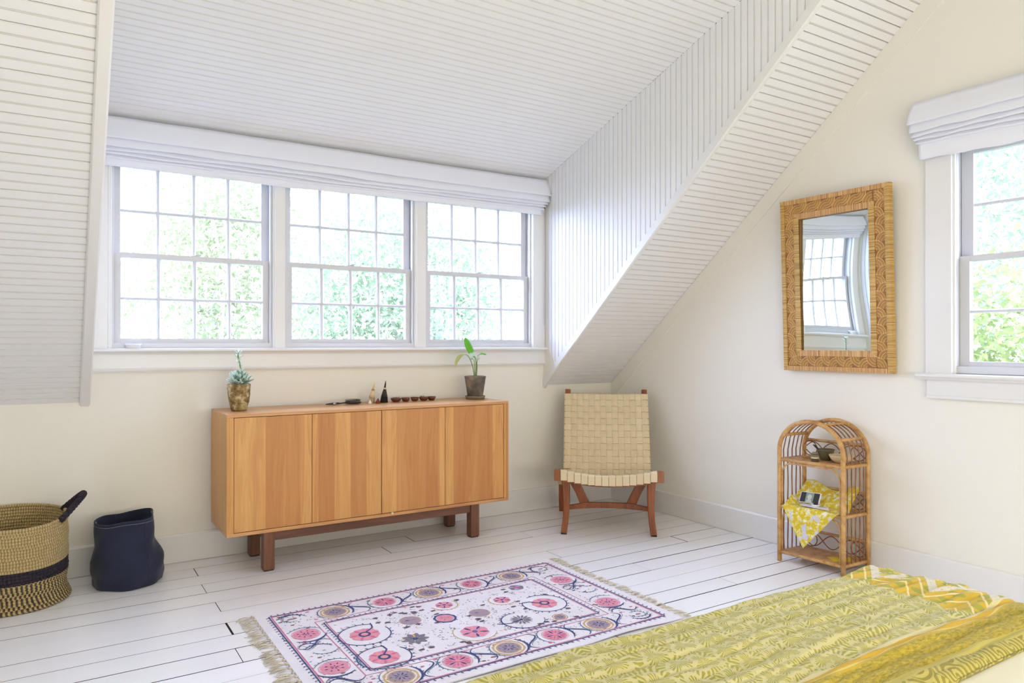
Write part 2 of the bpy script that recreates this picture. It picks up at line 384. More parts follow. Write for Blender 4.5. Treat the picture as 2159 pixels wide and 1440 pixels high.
# ------------------------------------------------------------------ mesh helpers
class MB:
    def __init__(s): s.v = []; s.f = []; s.mi = []; s.uv = None; s.smooth = []
    def add(s, vs, fs, mi=0, smooth=False):
        o = len(s.v); s.v += [tuple(p) for p in vs]
        s.f += [tuple(i + o for i in f) for f in fs]; s.mi += [mi] * len(fs); s.smooth += [smooth] * len(fs)
        return s
    def box(s, a, b, mi=0, M_=None, bev=0):
        x0, y0, z0 = a; x1, y1, z1 = b
        if bev:
            bm = bmesh.new(); bmesh.ops.create_cube(bm, size=1)
            for v in bm.verts: v.co = Vector(((x0 + x1) / 2 + v.co.x * (x1 - x0), (y0 + y1) / 2 + v.co.y * (y1 - y0), (z0 + z1) / 2 + v.co.z * (z1 - z0)))
            bmesh.ops.bevel(bm, geom=bm.edges[:], offset=bev, segments=2, affect='EDGES', profile=.6)
            bm.verts.index_update()
            vs = [v.co.copy() for v in bm.verts]; fs = [[v.index for v in f.verts] for f in bm.faces]; bm.free()
        else:
            vs = [Vector(p) for p in ((x0, y0, z0), (x1, y0, z0), (x1, y1, z0), (x0, y1, z0), (x0, y0, z1), (x1, y0, z1), (x1, y1, z1), (x0, y1, z1))]
            fs = [(3, 2, 1, 0), (4, 5, 6, 7), (0, 1, 5, 4), (1, 2, 6, 5), (2, 3, 7, 6), (3, 0, 4, 7)]
        if M_ is not None: vs = [M_ @ v for v in vs]
        return s.add(vs, fs, mi)
    def tube(s, pts, r, n=8, mi=0, closed=False, caps=True, flat=None, smooth=True):
        pts = [Vector(p) for p in pts]; k = len(pts)
        if k < 2: return s
        rs = r if hasattr(r, '__len__') else [r] * k
        T = []
        for i in range(k):
            if closed: d = pts[(i + 1) % k] - pts[i - 1]
            else: d = pts[min(i + 1, k - 1)] - pts[max(i - 1, 0)]
            T.append(d.normalized() if d.length > 1e-9 else Vector((0, 0, 1)))
        up = Vector((0, 0, 1)) if abs(T[0].z) < .9 else Vector((1, 0, 0))
        N = (up - T[0] * up.dot(T[0])).normalized(); vs = []
        for i in range(k):
            N = (N - T[i] * N.dot(T[i])); N = N.normalized() if N.length > 1e-6 else Vector((1, 0, 0))
            B = T[i].cross(N)
            for j in range(n):
                a = 2 * pi * j / n
                ra, rb = (rs[i], rs[i]) if flat is None else (rs[i], rs[i] * flat)
                vs.append(pts[i] + B * cos(a) * ra + N * sin(a) * rb)
        fs = []
        for i in range(k if closed else k - 1):
            i2 = (i + 1) % k
            for j in range(n):
                j2 = (j + 1) % n; fs.append((i * n + j, i * n + j2, i2 * n + j2, i2 * n + j))
        s.add(vs, fs, mi, smooth)
        if caps and not closed:
            o = len(s.v) - len(vs)
            s.f += [tuple(o + j for j in range(n))[::-1], tuple(o + (k - 1) * n + j for j in range(n))]; s.mi += [mi, mi]; s.smooth += [False, False]
        return s
    def lathe(s, prof, c=(0, 0, 0), n=32, mi=0, smooth=True, jit=None):
        vs = []; k = len(prof)
        for i, (r, z) in enumerate(prof):
            for j in range(n):
                a = 2 * pi * j / n; rr = r * (1 + (jit(a, z) if jit else 0))
                vs.append((c[0] + cos(a) * rr, c[1] + sin(a) * rr, c[2] + z))
        fs = [(i * n + j, i * n + (j + 1) % n, (i + 1) * n + (j + 1) % n, (i + 1) * n + j) for i in range(k - 1) for j in range(n)]
        s.add(vs, fs, mi, smooth)
        o = len(s.v) - len(vs)
        if prof[0][0] > 1e-5: s.f.append(tuple(o + j for j in range(n))[::-1]); s.mi.append(mi); s.smooth.append(False)
        if prof[-1][0] > 1e-5: s.f.append(tuple(o + (k - 1) * n + j for j in range(n))); s.mi.append(mi); s.smooth.append(False)
        return s
    def prism(s, poly, a, b, plane='xy', mi=0):
        n = len(poly); vs = []
        for h in (a, b):
            for p, q in poly:
                vs.append({'xy': (p, q, h), 'xz': (p, h, q), 'yz': (h, p, q)}[plane])
        fs = [tuple(range(n))[::-1], tuple(range(n, 2 * n))] + [(i, (i + 1) % n, (i + 1) % n + n, i + n) for i in range(n)]
        return s.add(vs, fs, mi)
    def grid(s, nu, nv, fn, mi=0, smooth=True):
        vs = [fn(i / nu, j / nv) for j in range(nv + 1) for i in range(nu + 1)]
        fs = [(j * (nu + 1) + i, j * (nu + 1) + i + 1, (j + 1) * (nu + 1) + i + 1, (j + 1) * (nu + 1) + i) for j in range(nv) for i in range(nu)]
        return s.add(vs, fs, mi, smooth)
    def mesh(s, name, mats, fix=True):
        me = bpy.data.meshes.new(name); me.from_pydata(s.v, [], s.f)
        if not isinstance(mats, (list, tuple)): mats = [mats]
        for m_ in mats: me.materials.append(M[m_] if isinstance(m_, str) else m_)
        me.polygons.foreach_set('material_index', s.mi); me.polygons.foreach_set('use_smooth', s.smooth)
        if fix:
            bm = bmesh.new(); bm.from_mesh(me); bmesh.ops.recalc_face_normals(bm, faces=bm.faces[:]); bm.to_mesh(me); bm.free()
        me.update(); return me
def put(name, me, parent=None, loc=None, rot=None):
    o = bpy.data.objects.new(name, me); COL.objects.link(o)
    if parent: o.parent = parent
    if loc: o.location = loc
    if rot: o.rotation_euler = rot
    return o
def obj(name, mb, mats, parent=None, loc=None, rot=None, fix=True):
    return put(name, mb.mesh(name, mats, fix), parent, loc, rot)
def empty(name, loc=(0, 0, 0), rot=(0, 0, 0), parent=None):
    o = bpy.data.objects.new(name, None); COL.objects.link(o); o.location = loc; o.rotation_euler = rot
    o.empty_display_size = .1
    if parent: o.parent = parent
    return o
def tag(o, label=None, cat=None, group=None, kind=None):
    if label: o['label'] = label
    if cat: o['category'] = cat
    if group: o['group'] = group
    if kind: o['kind'] = kind
    return o
def solid(o, t, off=1):
    m_ = o.modifiers.new('thickness', 'SOLIDIFY'); m_.thickness = t; m_.offset = off; return o

# ------------------------------------------------------------------ the room
XL, YB = -5.4, -5.6            # left wall, wall behind the photographer
SL, Z0 = .845, .85             # main roof slope: z = Z0 - SL*y
DS, DZ = .335, 2.275           # dormer ceiling:  z = DZ - DS*y
RID = -(DZ - Z0) / (SL - DS)   # y where both meet (ridge)
CX, LX = -.61, -3.345          # dormer cheeks
zr = Z0 - SL * RID

# floor: planks
fl = empty('floor'); tag(fl, kind='structure')
obj('subfloor', MB().box((XL - .1, YB - .1, -.06), (.14, .14, -.0042)), 'subfloor', fl)
joints = [0, -.165, -.305, -.45, -.59, -.735, -.868, -1.012, -1.152, -1.293, -1.43, -1.557, -1.69, -1.81, -1.95]
while joints[-1] > YB: joints.append(joints[-1] - .138)
butts = {1: [-2.89, -1.73], 3: [-2.9, -1.1], 4: [-4.1], 5: [-2.89], 6: [-1.2], 7: [-2.9, -.4], 8: [-1.55], 9: [-2.92, -.95], 10: [-3.9], 11: [-2.2], 12: [-3.3, -.75]}
planks_y = [.14] + joints[1:]
gaps = [random.choice([.0008, .0015, .0022, .0035]) for _ in range(60)]
for k_, g_ in ((1, .0015), (3, .003), (5, .0012), (7, .0035), (8, .0045), (9, .0028), (10, .0022), (11, .0030), (12, .0060), (13, .0030)): gaps[k_] = g_
for i in range(len(planks_y) - 1):
    y1, y0 = planks_y[i], planks_y[i + 1]
    cuts = [XL] + sorted(butts.get(i, [random.uniform(-4.6, -.8)])) + [.10]
    for a, b in zip(cuts[:-1], cuts[1:]):
        g0 = gaps[i]; g1 = .0004
        gx = .003 if random.random() < .6 else .006
        if i == 7 and abs(a + 2.9) < .01: gx = .014
        mb = MB().box((a + gx * .4, y0 + g0, -.024 + random.uniform(0, .001)), (b - gx * .4, y1 - g1, -random.uniform(0, .0010)), bev=.0007)
        me_ = mb.mesh('plank', ['floor', 'subfloor'])
        for p_ in me_.polygons:
            if abs(p_.normal.z) < .35: p_.material_index = 1
        put('plank', me_, fl)

# walls
wt = .14
def opening_wall(name, plane, lo, hi, z0, z1, o0, o1, oz0, oz1, sides):
    mb = MB()
    for a, b, c, d in ((lo, o0, z0, z1), (o1, hi, z0, z1), (o0, o1, z0, oz0), (o0, o1, oz1, z1)):
        if plane == 'y': mb.box((a, 0, c), (b, wt, d))
        else: mb.box((0, a, c), (wt, b, d))
    return mb
wb = opening_wall('w', 'y', XL, wt, -.03, 2.36, -3.262, -.708, 1.105, 2.10, None)
w_ = obj('wall_back', wb, 'wall'); tag(w_, kind='structure')
# gable walls
def gable(yo0=None, yo1=None, zo0=0, zo1=0):
    def top(y): return min(Z0 - SL * y, Z0 - SL * (2 * RID - y)) + .10
    polys = []
    if yo0 is None:
        polys.append([(0, -.03), (0, top(0)), (RID, zr + .10), (2 * RID, top(2 * RID)), (2 * RID, -.03)])
    else:   # opening yo0 > yo1
        polys.append([(0, -.03), (0, top(0)), (yo0, top(yo0)), (yo0, -.03)])
        polys.append([(yo1, -.03), (yo1, top(yo1)), (2 * RID, top(2 * RID)), (2 * RID, -.03)])
        polys.append([(yo0, -.03), (yo0, zo0), (yo1, zo0), (yo1, -.03)])
        polys.append([(yo0, zo1), (yo0, top(yo0)), (RID, zr + .10), (yo1, top(yo1)), (yo1, zo1)])
    return polys
mb = MB()
for p in gable(-2.402, -3.242, .985, 2.08): mb.prism(p, 0, wt, 'yz')
w_ = obj('wall_right', mb, 'wall'); tag(w_, kind='structure')
mb = MB()
for p in gable(): mb.prism(p, XL - wt, XL, 'yz')
w_ = obj('wall_left', mb, 'wall'); tag(w_, kind='structure')
mb = MB().box((XL, 2 * RID - wt, -.03), (wt, 2 * RID, .92)); w_ = obj('wall_front', mb, 'wall'); tag(w_, kind='structure')
# plaster strip under the rake on the right wall
mb = MB(); off = .115
mb.prism([(-.001, Z0 - .001), (-.001, Z0 - off), (-2.6, Z0 + SL * 2.6 - off), (-2.6, Z0 + SL * 2.6)], -.005, .001, 'yz')
tag(obj('trim_1', mb, 'wall'), kind='structure')

# beadboard
PROF = [(.0006, .012), (.0010, .003), (.0034, 0), (.0362, 0), (.0380, .0048), (.0394, .0012), (.0414, .0012), (.0428, .0048), (.0446, 0), (.0774, 0), (.0798, .003), (.0802, .012), (.0802, .018), (.0006, .018)]
def board_mesh(name, p0, wdir, ldir, ndir, len0, len1, skew0=0., skew1=0.):
    # profile runs along wdir, extruded along ldir from len0 to len1; ndir points away from the room; skew = change of end per metre of width
    vs = []
    for base, sk in ((len0, skew0), (len1, skew1)):
        for w, d in PROF: vs.append(p0 + wdir * w + ndir * d + ldir * (base + sk * w))
    n = len(PROF)
    fs = [tuple(range(n))[::-1], tuple(range(n, 2 * n))] + [(i, (i + 1) % n, (i + 1) % n + n, i + n) for i in range(n)]
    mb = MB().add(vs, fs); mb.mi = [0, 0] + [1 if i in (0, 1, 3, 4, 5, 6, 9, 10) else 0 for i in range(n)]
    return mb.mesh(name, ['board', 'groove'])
ceil = empty('ceiling'); tag(ceil, kind='structure')
BW = .0812
def slope_boards(panel, x0, x1, y_lo, a, s_, shift=.0):
    dirw = Vector((0, -1, s_)).normalized(); nd = Vector((0, s_, 1)).normalized()
    L = abs(y_lo) * sqrt(1 + s_ * s_); k = int(L / BW) + 1
    me = board_mesh('board', Vector((0, 0, 0)), dirw, Vector((1, 0, 0)), nd, x0, x1)
    for i in range(k):
        w = shift + i * BW
        if w + BW * .5 > L: break
        o = put('board', me, panel, Vector((0, 0, a)) + dirw * w + nd * random.uniform(0, .0008))
sbk = dict(dormer=empty('dormer_panel', parent=ceil), left=empty('left_slope_panel', parent=ceil), right=empty('right_slope_panel', parent=ceil))
def backing(panel, x0, x1, a, s_):
    nd = Vector((0, s_, 1)).normalized(); P = [Vector((x, y, a - s_ * y)) + nd * .0185 for y in (.02, RID) for x in (x0, x1)]
    mb = MB(); mb.add([P[0], P[1], P[3], P[2]] + [p + nd * .05 for p in (P[0], P[1], P[3], P[2])], [(0, 1, 2, 3), (7, 6, 5, 4), (0, 1, 5, 4), (1, 2, 6, 5), (2, 3, 7, 6), (3, 0, 4, 7)])
    obj('backing', mb, 'subfloor', panel)
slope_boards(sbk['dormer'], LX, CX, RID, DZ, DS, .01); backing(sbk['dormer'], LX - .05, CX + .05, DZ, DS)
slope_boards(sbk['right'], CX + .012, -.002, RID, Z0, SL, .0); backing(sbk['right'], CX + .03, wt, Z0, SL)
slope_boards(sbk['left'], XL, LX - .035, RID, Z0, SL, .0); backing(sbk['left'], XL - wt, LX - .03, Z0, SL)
# far slope behind the photographer
bs = empty('rear_slope_panel', parent=ceil)
s2 = Vector((0, 1, SL)).normalized(); nd = Vector((0, -SL, 1)).normalized()
P0 = Vector((0, 2 * RID, Z0)); Lr = (zr - Z0) / SL * sqrt(1 + SL * SL)
mb = MB(); q = [P0 + Vector((x, 0, 0)) + s2 * t + nd * h for h in (0, .06) for t in (-.05, Lr) for x in (XL - wt, wt)]
mb.add(q, [(0, 1, 3, 2), (6, 7, 5, 4), (0, 1, 5, 4), (1, 3, 7, 5), (3, 2, 6, 7), (2, 0, 4, 6)]); obj('plaster_sheet', mb, 'wall', bs)
obj('ridge_light_block', MB().box((XL - wt, RID - .25, zr + .05), (wt, RID + .25, zr + .25)), 'wall', bs)  # unseen box added over the ridge to keep the sun from leaking in
# cheeks
for nm, X, sgn in (('wall_dormer_right', CX, 1), ('wall_dormer_left', LX, -1)):
    ck = empty(nm); tag(ck, kind='structure')
    y = -.052
    while y > RID + .05:
        zb, zt = Z0 - SL * y + .012, DZ - DS * y
        if zt - zb < .05: break
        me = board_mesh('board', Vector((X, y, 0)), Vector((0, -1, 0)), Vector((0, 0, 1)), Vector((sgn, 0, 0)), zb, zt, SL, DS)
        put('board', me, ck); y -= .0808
    mb = MB(); mb.prism([(.0, Z0 + .04), (0, DZ), (RID, zr)], X + sgn * .0185, X + sgn * .045, 'yz'); obj('backing', mb, 'subfloor', ck)
    mb = MB(); mb.prism([(.0, .83), (0, DZ), (-.052, DZ + DS * .052), (-.052, Z0 + .045)], X, X + sgn * .02, 'yz')
    mb.prism([(.0, .84), (0, 1.125), (-.053, 1.125), (-.135, .985)], X - sgn * .003, X + sgn * .015, 'yz'); obj('plaster_strip', mb, 'wall', ck)
# rake trims
def rake(name, x0, x1, d0, d1, y0=.0):
    dirw = Vector((0, -1, SL)).normalized(); nd = Vector((0, SL, 1)).normalized(); P = Vector((0, 0, Z0)); L = 3.75
    vs = []
    for t in (y0, L):
        for x, d in ((x0 + .006, d0), (x1 - .006, d0), (x1, d0 + .006), (x1, d1), (x0, d1), (x0, d0 + .006)): vs.append(P + dirw * t + nd * d + Vector((x, 0, 0)))
    mb = MB(); mb.add(vs, [(5, 4, 3, 2, 1, 0), (6, 7, 8, 9, 10, 11)] + [(i, (i + 1) % 6, (i + 1) % 6 + 6, i + 6) for i in range(6)])
    tag(obj(name, mb, 'trim'), kind='structure')
rake('trim_2', CX - .012, CX + .016, -.012, .035, -.01)
rake('trim_3', LX - .040, LX + .006, -.014, .035, -.03)

# baseboards
def baseboard(name, P, Q, inward):
    d = (Vector(Q) - Vector(P)); L = d.length; d.normalize(); n_ = Vector(inward)
    prof = [(0, 0), (.017, 0), (.017, .138), (.012, .146), (0, .147)]
    vs = [Vector(P) + d * t + n_ * a + Vector((0, 0, b + .001)) for t in (0, L) for a, b in prof]
    tag(obj(name, MB().add(vs, [(4, 3, 2, 1, 0), (5, 6, 7, 8, 9)] + [(i, (i + 1) % 5, (i + 1) % 5 + 5, i + 5) for i in range(5)]), 'trim'), kind='structure')
baseboard('baseboard_back', (XL, 0, 0), (-.0, 0, 0), (0, -1, 0))
baseboard('baseboard_right', (0, -.017, 0), (0, 2 * RID, 0), (-1, 0, 0))
baseboard('baseboard_left', (XL, 0, 0), (XL, 2 * RID, 0), (1, 0, 0))

# ------------------------------------------------------------------ windows
def window(name, Mx, x0, x1, z0, zm, z1, ncol, st, head):
    """sash window in local coords: x across, y into the wall (outwards), z up"""
    w = empty(name); tag(w, kind='structure'); w.matrix_world = Mx
    fr = MB()   # frame: jambs, head and sub-sill lining the opening, with stops
    fr.box((x0 - .012, .002, z0 - .03), (x0 + .0, .135, z1 + .02)); fr.box((x1, .002, z0 - .03), (x1 + .012, .135, z1 + .02))
    fr.box((x0 - .012, .002, z1), (x1 + .012, .135, z1 + .02)); fr.box((x0 - .012, .004, z0 - .03), (x1 + .012, .15, z0 + .003))
    for a, b in ((x0, x0 + .012), (x1 - .012, x1)): fr.box((a, .005, z0), (b, .026, z1), bev=.003)
    obj('frame', fr, 'sash', w)
    for nm, ya, yb, za, zb, bot, top in (('lower_sash', .03, .062, z0, zm, .025, .026), ('upper_sash', .066, .098, zm - .024, z1 - .001, .024, .034)):
        sx0, sx1 = x0 + .003, x1 - .003
        s_ = MB()
        s_.box((sx0, ya, za), (sx0 + st, yb, zb), bev=.002); s_.box((sx1 - st, ya, za), (sx1, yb, zb), bev=.002)
        s_.box((sx0 + st, ya, za), (sx1 - st, yb, za + bot)); s_.box((sx0 + st, ya, zb - top), (sx1 - st, yb, zb))
        so = obj(nm, s_, 'sash', w)
        gx0, gx1, gz0, gz1 = sx0 + st, sx1 - st, za + bot, zb - top
        cw = (gx1 - gx0) / ncol; zc = (gz0 + gz1) / 2; mwd = .0102
        for i in range(1, ncol):
            xx = gx0 + cw * i; mu = MB()
            mu.prism([(xx - mwd, (ya + yb) / 2 + .007), (xx - mwd, (ya + yb) / 2 - .004), (xx - .004, ya + .004), (xx + .004, ya + .004), (xx + mwd, (ya + yb) / 2 - .004), (xx + mwd, (ya + yb) / 2 + .007)], gz0, gz1, 'xy')
            obj('muntin', mu, 'sash', so)
        mu = MB(); ym = (ya + yb) / 2
        mu.prism([(ym + .006, zc - .0082), (ym - .004, zc - .0082), (ya + .005, zc - .003), (ya + .005, zc + .003), (ym - .004, zc + .0082), (ym + .006, zc + .0082)], gx0, gx1, 'yz')
        obj('muntin', mu, 'sash', so)
        for i in range(ncol):
            for za_, zb_ in ((gz0, zc), (zc, gz1)):
                obj('pane', MB().box((gx0 + cw * i, ym - .0015, za_), (gx0 + cw * (i + 1), ym + .0015, zb_)), 'glass', so)
        if nm == 'lower_sash':
            lk = MB(); xc = (x0 + x1) / 2
            lk.box((xc - .022, ya + .004, zb), (xc + .022, ya + .026, zb + .004), bev=.0015); lk.tube([(xc - .004, ya + .014, zb + .004), (xc + .012, ya + .012, zb + .009), (xc + .030, ya + .006, zb + .008)], .003, 6)
            obj('latch', lk, 'silver', so)
    return w
I4 = Matrix.Identity(4)
WZ0, WZM, WZ1 = 1.142, 1.605, 2.085
wins = [(-3.25, -2.46), (-2.387, -1.594), (-1.513, -.713)]
for i, (a, b) in enumerate(wins): window('window_%d' % (i + 1), I4, a, b, WZ0, WZM, WZ1, 4, .042, None)
# mullions, casings, stool, apron of the triple window
mb = MB()
for a, b in ((wins[0][1] + .012, wins[1][0] - .012), (wins[1][1] + .012, wins[2][0] - .012)):
    mb.box((a - .001, -.012, 1.113), (b + .001, .13, 2.1), bev=.003)
    mb.box((a - .010, -.004, 1.113), (a + .003, .02, 2.1), bev=.003); mb.box((b - .003, -.004, 1.113), (b + .010, .02, 2.1), bev=.003)
tag(obj('trim_4', mb, 'trim'), kind='structure')
mb = MB(); mb.box((LX + .001, -.018, 1.113), (wins[0][0] - .004, .0, 2.2), bev=.002); mb.box((wins[0][0] - .016, -.022, 1.113), (wins[0][0] + .002, .02, 2.1), bev=.004)
mb.box((wins[2][1] + .004, -.018, 1.113), (-.613, .0, 2.2), bev=.002); mb.box((wins[2][1] - .002, -.022, 1.113), (wins[2][1] + .016, .02, 2.1), bev=.004)
mb.box((LX, -.018, 2.07), (-.613, .0, 2.2), bev=.002)
tag(obj('trim_5', mb, 'trim'), kind='structure')
def sill_prof(): return [(.10, 0), (-.043, 0), (-.050, -.006), (-.050, -.014), (-.043, -.020), (-.036, -.022), (-.030, -.030), (.0, -.031), (.0, -.024), (.1, -.024)]
mb = MB(); mb.prism([(y, z + 1.117) for y, z in sill_prof()], LX + .002, -.598, 'yz'); tag(obj('trim_6', mb, 'trim'), kind='structure')
mb = MB(); mb.box((LX + .002, -.017, .998), (-.613, 0, 1.087)); mb.prism([(-.017, 1.0), (-.022, 1.003), (-.024, 1.010), (-.020, 1.015), (-.017, 1.016)], LX + .002, -.613, 'yz'); tag(obj('trim_7', mb, 'trim'), kind='structure')

# right window on wall_right (local x -> world -y, local y -> world +x)
MR = Matrix(((0, 1, 0, 0), (-1, 0, 0, 0), (0, 0, 1, 0), (0, 0, 0, 1)))
window('window_4', MR, 2.414, 3.23, 1.035, 1.543, 2.05, 3, .052, None)
mb = MB(); mb.box((-.02, -2.414, .99), (0, -2.296, 2.2), bev=.003); mb.box((-.02, -3.345, .99), (0, -3.23, 2.2), bev=.003); mb.box((-.02, -3.345, 2.05), (0, -2.296, 2.2), bev=.002)
mb.box((-.006, -2.424, 1.0), (.02, -2.410, 2.05), bev=.004)
tag(obj('trim_8', mb, 'trim'), kind='structure')
mb = MB(); mb.prism([(y, z + 1.003) for y, z in sill_prof()], 2.262, 3.38, 'yz'); o = obj('trim_9', mb, 'trim'); o.matrix_world = MR; tag(o, kind='structure')
mb = MB(); mb.box((-.016, -3.345, .892), (0, -2.3, .974)); mb.box((-.024, -3.345, .886), (0, -2.3, .9), bev=.004); tag(obj('trim_10', mb, 'trim'), kind='structure')

# ------------------------------------------------------------------ roman blinds
def blind(name, Mx, x0, x1, ztop, zval, zbot, label, wob, wsign=1.0):
    b = empty(name); b.matrix_world = Mx; tag(b, label, 'blind')
    def sag(x, k): 
        t = (x - x0) / (x1 - x0)
        return wsign * wob * (.5 * sin(t * 6.5 + k * .5) + .3 * sin(t * 17 + k) * (1 - abs(2 * t - 1)) + .18 * sin(t * 41 + 2 * k))
    n = 90
    def strip(nm, prof, amp, x0_, x1_):
        mb = MB(); k = len(prof)
        def fn(a, c):
            x = x0_ + (x1_ - x0_) * a; y, z = prof[min(k - 1, int(round(c * (k - 1))))]
            return (x, y, z + sag(x, amp) * (1 if nm != 'valance' else .35))
        mb.grid(n, k - 1, fn); o = obj(nm, mb, 'blind', b); solid(o, .003, 0); return o
    obj('headrail', MB().box((x0 + .01, -.042, ztop - .03), (x1 - .01, -.004, ztop - .004)), 'blind', b)
    strip('valance', [(-.046, ztop), (-.052, ztop - .02), (-.074, (ztop + zval) / 2), (-.092, zval + .010), (-.094, zval + .003), (-.088, zval), (-.06, zval + .012), (-.05, zval + .03)], 0, x0, x1)
    hs = [(.046, -.082), (.024, -.074), (.021, -.066), (.018, -.059)]
    z = zval + .004
    sx = (x1 - x0)
    for i, (h, y) in enumerate(hs):
        zb = z - h; ins = .010 + .010 * i
        strip('fold', [(-.045, z + .02), (y + .010, z + .004), (y + .003, (z + zb) / 2), (y - .002, zb + .006), (y - .003, zb + .002), (y + .002, zb), (y + .014, zb + .004), (-.045, zb + .02)], i + 1, x0 + ins * .6, x1 - ins)
        z = zb + .003
    strip('hem', [(-.044, z + .02), (-.050, z), (-.050, (z + zbot) / 2), (-.050, zbot + .002), (-.047, zbot), (-.043, zbot + .004), (-.042, z)], 5, x0 + .035, x1 - .055)
    return b
blind('roman_blind', I4, -3.338, -.586 - .022, 2.268, 2.152, 2.022, 'wide white roman blind gathered in folds above the triple window', .010)
blind('roman_blind', MR, 2.248, 3.42, 2.283, 2.172, 2.006, 'short white roman blind gathered above the single window on the right wall', .010, 1.0)
# cord of the wide blind
mb = MB(); mb.tube([(-.628, -.03, 2.05), (-.627, -.03, 1.7), (-.628, -.03, 1.268)], .0018, 6); mb.tube([(-.618, -.034, 2.05), (-.619, -.034, 1.29), (-.624, -.032, 1.262)], .0014, 6)
cb = obj('blind_cord', mb, 'blind'); tag(cb, 'thin white pull cord hanging down beside the right end of the triple window', 'cord')

# ------------------------------------------------------------------ sideboard
TOPZ = .795
sb = empty('sideboard', (-1.9775, -.23, 0)); tag(sb, 'long low teak sideboard with four flush doors standing on dark wooden legs', 'sideboard')
def L(a): return (a[0] + 1.9775, a[1] + .23, a[2])
X0, X1, YF, YK = -2.784, -1.171, -.43, -.03
obj('top_panel', MB().box(L((X0, YF, TOPZ - .016)), L((X1, YK, TOPZ)), bev=.0012), 'teak_h', sb)
obj('bottom_panel', MB().box(L((X0, YF, .197)), L((X1, YK, .214)), bev=.0012), 'teak_h', sb)
for a, b in ((X0, X0 + .033), (X1 - .030, X1)): obj('side_panel', MB().box(L((a, YF, .214)), L((b, YK, TOPZ - .016)), bev=.001), 'teak', sb)
obj('back_panel', MB().box(L((X0 + .033, YK - .012, .214)), L((X1 - .03, YK, TOPZ - .016))), 'teak', sb)
dx = [-2.7500, -2.365, -1.985, -1.597, -1.2020]
for i in range(4):
    g = .0015 if i != 1 else .0012
    obj('door', MB().box(L((dx[i] + (.0012 if i != 2 else .0030), YF + .003, .2165)), L((dx[i + 1] - g, YF + .022, TOPZ - .0185)), bev=.0008), 'teak', sb)
for lx in (-2.605, -1.420):
    for ly in (-.415, -.115):
        lg = obj('leg', MB().box(L((lx, ly, .006)), L((lx + .055, ly + .055, .197)), bev=.002), 'darkwood', sb)
        obj('foot_pad', MB().box(L((lx + .004, ly + .004, .0)), L((lx + .051, ly + .051, .006))), 'rubber', lg)
for ya in (-.405, -.1): obj('stretcher', MB().box(L((-2.55, ya, .148)), L((-1.42, ya + .028, .1965)), bev=.002), 'darkwood_h', sb)
for xa in (-2.592, -1.407): obj('stretcher', MB().box(L((xa, -.36, .148)), L((xa + .028, -.115, .1965)), bev=.002), 'darkwood_h', sb)
obj('knob', MB().lathe([(.002, -.008), (.007, -.005), (.0085, 0), (.006, .005), (.001, .008)], (0, 0, 0), 12), 'cream', sb, L((-1.925, YF - .006, .213)))

# ------------------------------------------------------------------ things on the sideboard
# succulent
sx, sy = -2.6844, -.225
T0 = empty('succulent_pot', (sx, sy, TOPZ)); tag(T0, 'mottled weathered clay pot with a pale succulent on the left end of the sideboard', 'potted plant')
jit = lambda a, z: .012 * sin(3 * a + z * 40) + .008 * sin(7 * a - z * 60)
mb = MB().lathe([(.030, .0), (.037, .001), (.041, .012), (.042, .02), (.050, .05), (.055, .085), (.0565, .118), (.0585, .134), (.056, .138), (.052, .136), (.050, .12), (.0, .118)], n=40, jit=jit)
obj('pot', mb, 'clay', T0)
obj('soil', MB().lathe([(.0495, .117), (.03, .122), (0, .124)], n=24), 'soil', T0)
lf = MB()   # a fleshy leaf along +x, 1 unit long
def fleshy(a, c):
    t = a; w = sin(min(1, t * 1.05) * pi) ** .6 * .17 * (0.6 + .7 * t); th = c * 2 * pi
    return (t, cos(th) * w, sin(th) * w * .45 + .15 * t * t)
lf.grid(8, 8, fleshy); leaf_me = lf.mesh('leaf', 'succ')
lf2 = MB().grid(8, 8, fleshy); leaf_me2 = lf2.mesh('leaf', 'succ_dark')
rad = 0
def rosette(cx, cy_, cz, n, s0, s1, el0, el1, tilt=0):
    for i in range(n):
        t = i / (n - 1); az = i * 2.39996; el = el0 + (el1 - el0) * t; s_ = s0 + (s1 - s0) * t
        o = put('leaf', leaf_me if i % 5 else leaf_me2, T0); o.location = (cx, cy_, cz + .012 * t)
        o.rotation_euler = (random.uniform(-.2, .2), -el, az + random.uniform(-.1, .1)); o.scale = (s_, s_, s_)
rosette(-.004, 0, .140, 22, .066, .056, .05, .55); rosette(-.004, 0, .158, 26, .062, .040, .4, 1.35)
rosette(-.030, -.014, .146, 14, .050, .030, .1, 1.2); rosette(.028, -.010, .150, 14, .050, .030, .1, 1.2); rosette(.004, -.034, .137, 10, .038, .024, .0, .9)
st = [(.005, 0, .14), (.012, -.003, .185), (.006, -.004, .225), (.0, -.003, .255), (-.006, -.002, .285), (-.004, 0, .300)]
obj('flower_stem', MB().tube(st, .0036, 6), 'stem', T0)
for k in range(26):
    t = k / 25; i = min(4, int(t * 5)); f = t * 5 - i; p = Vector(st[i]).lerp(Vector(st[i + 1]), f)
    o = put('leaf', leaf_me, T0); o.location = p; s_ = .026 if t < .6 else .034
    o.rotation_euler = (0, -random.uniform(.2, 1.0), k * 2.4); o.scale = (s_, s_, s_)
